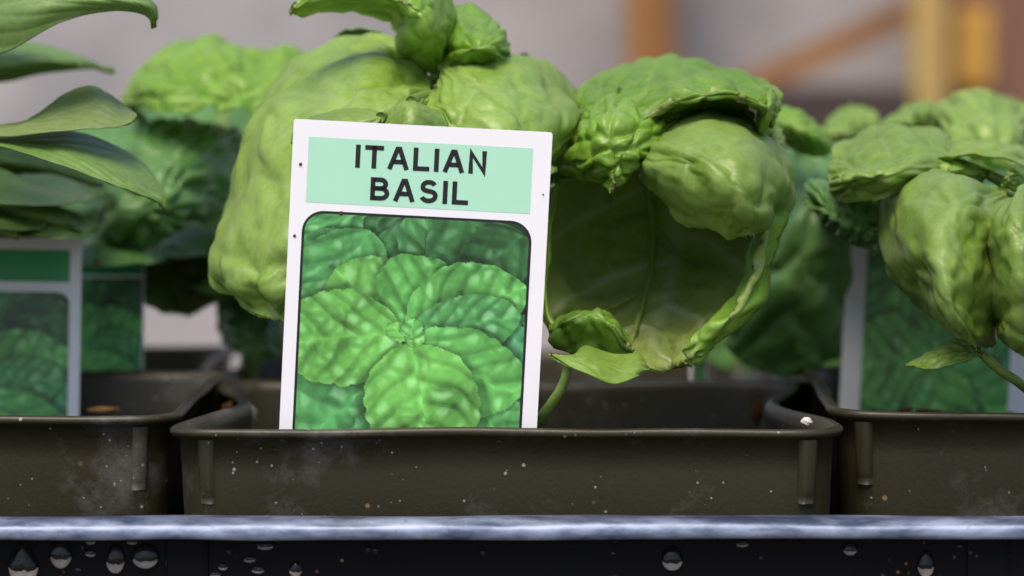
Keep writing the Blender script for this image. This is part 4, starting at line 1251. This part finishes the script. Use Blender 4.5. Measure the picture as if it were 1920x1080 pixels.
def make_tag(tl, angle, lean, yaw, scale_mm, d, label, band='band', text=True, wpx=490, hpx=800, bandr=(30, 32, 455, 156), pic=(30, 176, 456, 640), rad=36, pres=(190, 215), border=True, name='plant_tag'):
    """tag drawn in px of the photograph (490 wide); scale_mm: mm per px; tl: photo pixel of its top corner; d depth of that corner"""
    o3 = np.array(Wp(tl[0], tl[1], d))
    ca, sa = math.cos(angle), math.sin(angle)
    right = np.array([math.cos(yaw) * ca, math.sin(yaw) * ca, -sa])
    down = np.array([-sa * math.cos(yaw), -sa * math.sin(yaw) + math.sin(lean), -ca * math.cos(lean)])
    down /= np.linalg.norm(down)
    right = right - down * np.dot(right, down); right /= np.linalg.norm(right)
    nrm = np.cross(right, down); 
    if nrm[1] > 0: nrm = -nrm            # towards the viewer
    s = scale_mm / 1000
    def T(p, off=0.0):
        p = np.asarray(p, float)
        bend = 0.0
        return o3 + p[..., 0:1] * s * right + p[..., 1:2] * s * down + nrm * (off / 1000.0)
    basep = T(np.array([[wpx / 2, hpx]]))[0]
    root = empty(name, tuple(basep)); tag(root, label, 'plant tag')
    # card: slightly rounded corners, then tapering to a point below
    outl = rrect(0, 0, wpx, hpx - 90, 5, 4)[:-2] + [(wpx, hpx - 190), (wpx * 0.60, hpx - 60), (wpx * 0.52, hpx), (wpx * 0.48, hpx), (wpx * 0.40, hpx - 60), (0, hpx - 190)]
    n = len(outl)
    f = T(np.array(outl), 0.0); bck = T(np.array(outl), -0.45)
    faces = [list(range(n)), list(range(n, 2 * n))[::-1]] + [(i, n + i, n + (i + 1) % n, (i + 1) % n) for i in range(n)]
    mesh_obj('card', np.concatenate([f, bck]), faces, M['white'], root, smooth=False)
    def flat(nm, poly, off, mat):
        mesh_obj(nm, T(np.array(poly), off), [list(range(len(poly)))], mat, root, smooth=False)
    x0, y0, x1, y1 = bandr
    flat('title_band', [(x0, y0), (x1, y0), (x1, y1), (x0, y1)], 0.03, M[band])
    x0, y0, x1, y1 = pic
    if border:
        b_ = 5.0
        outer = rrect(x0 - b_, y0 - b_, x1 + b_, y1, rad + b_, 10)
        flat('picture_border', outer, 0.03, M['ink'])
    # picture: dense sheet whose points carry the printed colours; outside the rounded corners points are pulled in
    nw, nh = pres
    img = paint_print(nw, nh)
    gx = np.linspace(x0, x1, nw); gy = np.linspace(y0, y1, nh)
    GX, GY = np.meshgrid(gx, gy)
    cyy = np.clip((y0 + rad - GY) / rad, 0, 1)
    ins = rad * (1 - np.sqrt(1 - cyy ** 2))
    GX = x0 + ins + (GX - x0) / (x1 - x0) * (x1 - x0 - 2 * ins)
    P = T(np.stack([GX, GY], -1).reshape(-1, 2), 0.06)
    po = mesh_obj('picture', P, grid_faces(nh, nw), M['print'], root, smooth=False)
    a = po.data.color_attributes.new('print', 'FLOAT_COLOR', 'POINT')
    a.data.foreach_set('color', np.concatenate([img.reshape(-1, 3), np.ones((nw * nh, 1))], 1).astype(np.float32).ravel())
    if text:
        for ln in (('ITALIAN', 120, 368, 86, 44, 9.0), ('BASIL', 151, 337, 146, 44, 9.0)):
            for Vt, Ft in letters(ln):
                mesh_obj('letter', T(Vt, 0.06), Ft, M['ink'], root, smooth=False)
    if text:
        for px_, py_, r_ in ((17, 85, 3.2), (12, 221, 3.0), (98, 174, 4.5), (452, 368, 3.0), (478, 118, 1.8)):
            pts = [(px_ + r_ * math.cos(a) * (1 + 0.25 * math.sin(3 * a + px_)), py_ + r_ * math.sin(a)) for a in np.linspace(0, 2 * math.pi, 12)[:-1]]
            fr_ = T(np.array(pts), 0.10); tp = T(np.array([(px_, py_)]), 0.22)
            mesh_obj('soil_speck', np.concatenate([fr_, tp]), [(k, (k + 1) % 11, 11) for k in range(11)], M['bark'], root)
    return root

make_tag((551, 223), R(3.0), R(2.2), 0.0, 0.0714, 1.7, 'bright white plant tag with black ITALIAN BASIL lettering and leaf picture')
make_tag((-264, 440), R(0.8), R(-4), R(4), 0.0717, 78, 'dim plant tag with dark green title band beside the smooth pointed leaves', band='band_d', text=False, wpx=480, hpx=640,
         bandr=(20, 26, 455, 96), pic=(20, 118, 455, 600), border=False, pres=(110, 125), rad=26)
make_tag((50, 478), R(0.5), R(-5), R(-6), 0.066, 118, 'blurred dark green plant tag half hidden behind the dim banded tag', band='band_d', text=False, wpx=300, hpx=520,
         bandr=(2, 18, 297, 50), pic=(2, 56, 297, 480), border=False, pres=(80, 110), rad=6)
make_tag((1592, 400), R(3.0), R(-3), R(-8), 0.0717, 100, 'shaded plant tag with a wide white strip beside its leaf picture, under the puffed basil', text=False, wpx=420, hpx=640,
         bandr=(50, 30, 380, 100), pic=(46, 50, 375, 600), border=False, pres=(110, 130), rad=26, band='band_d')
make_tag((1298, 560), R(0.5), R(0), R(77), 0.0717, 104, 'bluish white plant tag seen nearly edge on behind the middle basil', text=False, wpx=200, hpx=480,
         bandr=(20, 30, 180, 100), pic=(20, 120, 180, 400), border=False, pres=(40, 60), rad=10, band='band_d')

# ------------------------------------------------------------------ crumbs in and on the pots
crumb('perlite_granule', 459, 778, 62, 0.0017, M['perlite'], 'pale perlite granule inside the pot corner beside the lettered tag', 'granule', seed=1, sq=(1, 1, 1.1))
crumb('bark_chip', 430, 768, 66, 0.0012, M['bark'], 'reddish bark chip beside the pale perlite granule', 'chip', seed=2)
crumb('dry_leaf_scrap', 195, 768, 60, 0.0012, M['dead'], 'ochre dry scrap on the soil behind the smooth leaved pot rim', 'scrap', seed=3, sq=(1.8, 1, 0.35))
crumb('bark_chip', 1420, 772, 60, 0.0011, M['bark'], 'reddish brown bark chip inside the middle pot near its white clod', 'chip', seed=4, sq=(0.7, 0.7, 1.5))
crumb('perlite_granule', 1512, 790, 6.5, 0.0007, M['perlite'], 'white clod stuck on the rim corner of the middle pot', 'granule', seed=5, sq=(1.2, 1, 0.8))
for k, (px, py) in enumerate(((1700, 768), (1745, 772))):
    crumb('bark_chip', px, py, 50 + 3 * k, 0.0010, M['bark'], ('flat brown bark chip on the soil beneath the small drooping leaf', 'thin brown bark chip lying off the drooping leaf stalk')[k], 'chip', 'bark chips under the drooping leaf', seed=10 + k, sq=(2.2, 1, 0.4))

# ------------------------------------------------------------------ water drops on the tray's front wall
def drop(px, py, wpx, hpx, bulge, tail, seed, label):
    """px,py centre; size in photo px; a sessile drop on the wall: narrow at the top, heavy at the bottom"""
    yw = TY0
    s = (CAM_D + yw) / FPX
    c = Wp(px, py, yw * 1000)
    rw, rh = wpx / 2 * s, hpx / 2 * s
    n, m = 28, 12
    rnd = random.Random(seed)
    w1, w2 = rnd.uniform(-.08, .08), rnd.uniform(0, 6)
    V = []
    for i in range(m + 1):
        q = i / m                              # 0 = rim on the wall, 1 = apex
        rr = math.cos(q * math.pi / 2)
        hh = math.sin(q * math.pi / 2) ** 0.9
        for k in range(n):
            a = 2 * math.pi * k / n
            ex, ez = math.cos(a), math.sin(a)
            nar = 1 - tail * max(0, ez) ** 0.8
            x = ex * rr * rw * nar * (1 + w1 * math.sin(2 * a + w2))
            z = ez * rr * rh - rh * 0.35 * hh * 0.6
            V.append((c.x + x, yw + 0.0002 - (hh * bulge * min(rw, rh) + 0.0002), c.z + z))
    V += [(p[0], yw + 0.0009, p[2]) for p in V[:n]]
    f = grid_faces(m, n, closed=True).tolist()
    top = list(range((m - 1) * n, m * n))
    f.append(top)
    b = (m + 1) * n
    f += [(k, b + k, b + (k + 1) % n, (k + 1) % n) for k in range(n)]
    f.append([b + k for k in range(n)][::-1])
    V = V[:m * n] + [V[0]] * n + V[b:]
    o = mesh_obj('water_drop', V, f, M['water'], loc=(c.x, yw, c.z))
    me = o.data
    bm = bmesh.new(); bm.from_mesh(me)
    bmesh.ops.delete(bm, geom=[v for v in bm.verts if not v.link_faces], context='VERTS')
    bmesh.ops.recalc_face_normals(bm, faces=bm.faces)
    bm.to_mesh(me); bm.free()
    if wpx > 15:  # painted crescent imitating the light gathered low in the drop
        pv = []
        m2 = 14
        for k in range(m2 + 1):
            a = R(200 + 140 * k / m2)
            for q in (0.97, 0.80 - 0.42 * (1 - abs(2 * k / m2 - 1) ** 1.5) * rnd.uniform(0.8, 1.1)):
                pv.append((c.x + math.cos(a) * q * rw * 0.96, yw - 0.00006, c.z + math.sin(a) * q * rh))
        mesh_obj('painted_glint', pv, grid_faces(m2 + 1, 2, flip=False), M['drop_glint'], o)
    return tag(o, label, 'water drop', 'water drops on the tray wall')
named = [
    (44, 1052, 62, 84, 0.8, 0.55, 'largest water drop on the tray, pear shaped with a narrow neck'),
    (114, 1036, 42, 58, 0.8, 0.1, 'long tapered water drop next to the pear shaped drop'),
    (217, 1046, 38, 56, 0.75, 0.1, 'pointed water drop between the tapered drop and the broad drop'),
    (273, 1042, 52, 46, 0.7, 0.05, 'broad squat water drop on the tray wall'),
    (1260, 1046, 42, 46, 0.7, 0.1, 'rounded drop with pointed foot, alone under the middle pot'),
    (1594, 1028, 28, 26, 0.8, 0.0, 'small round drop under the gap between middle pot and its neighbour'),
    (1736, 1056, 34, 50, 0.7, 0.25, 'slanting long drop below the pot with the small drooping leaf'),
    (1392, 1018, 26, 16, 0.8, 0.0, 'half drop hanging from the rim between two lone drops'),
    (497, 1022, 34, 18, 0.8, 0.0, 'wide flat drop hanging from the rim below the middle pot corner'),
]
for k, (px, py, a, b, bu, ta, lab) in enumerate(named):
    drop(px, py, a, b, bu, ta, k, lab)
small = [(170, 1014, 20, 14), (170, 1036, 22, 16), (248, 1014, 22, 14), (146, 1068, 14, 10), (155, 1026, 10, 9), (330, 1022, 26, 12), (315, 1054, 12, 16), (368, 1070, 20, 18),
         (418, 1062, 18, 14), (430, 1034, 12, 12), (468, 1048, 24, 12), (484, 1068, 26, 14), (555, 1066, 26, 30), (404, 1076, 22, 10), (690, 1030, 12, 14), (704, 1032, 13, 14), (906, 1036, 13, 14), (1150, 1037, 9, 9),
         (1800, 1024, 12, 10), (1862, 1034, 14, 8), (1632, 1014, 10, 8), (565, 1070, 10, 10), (120, 1072, 10, 10), (212, 1010, 12, 8), (345, 1013, 12, 9), (24, 1010, 9, 8)]
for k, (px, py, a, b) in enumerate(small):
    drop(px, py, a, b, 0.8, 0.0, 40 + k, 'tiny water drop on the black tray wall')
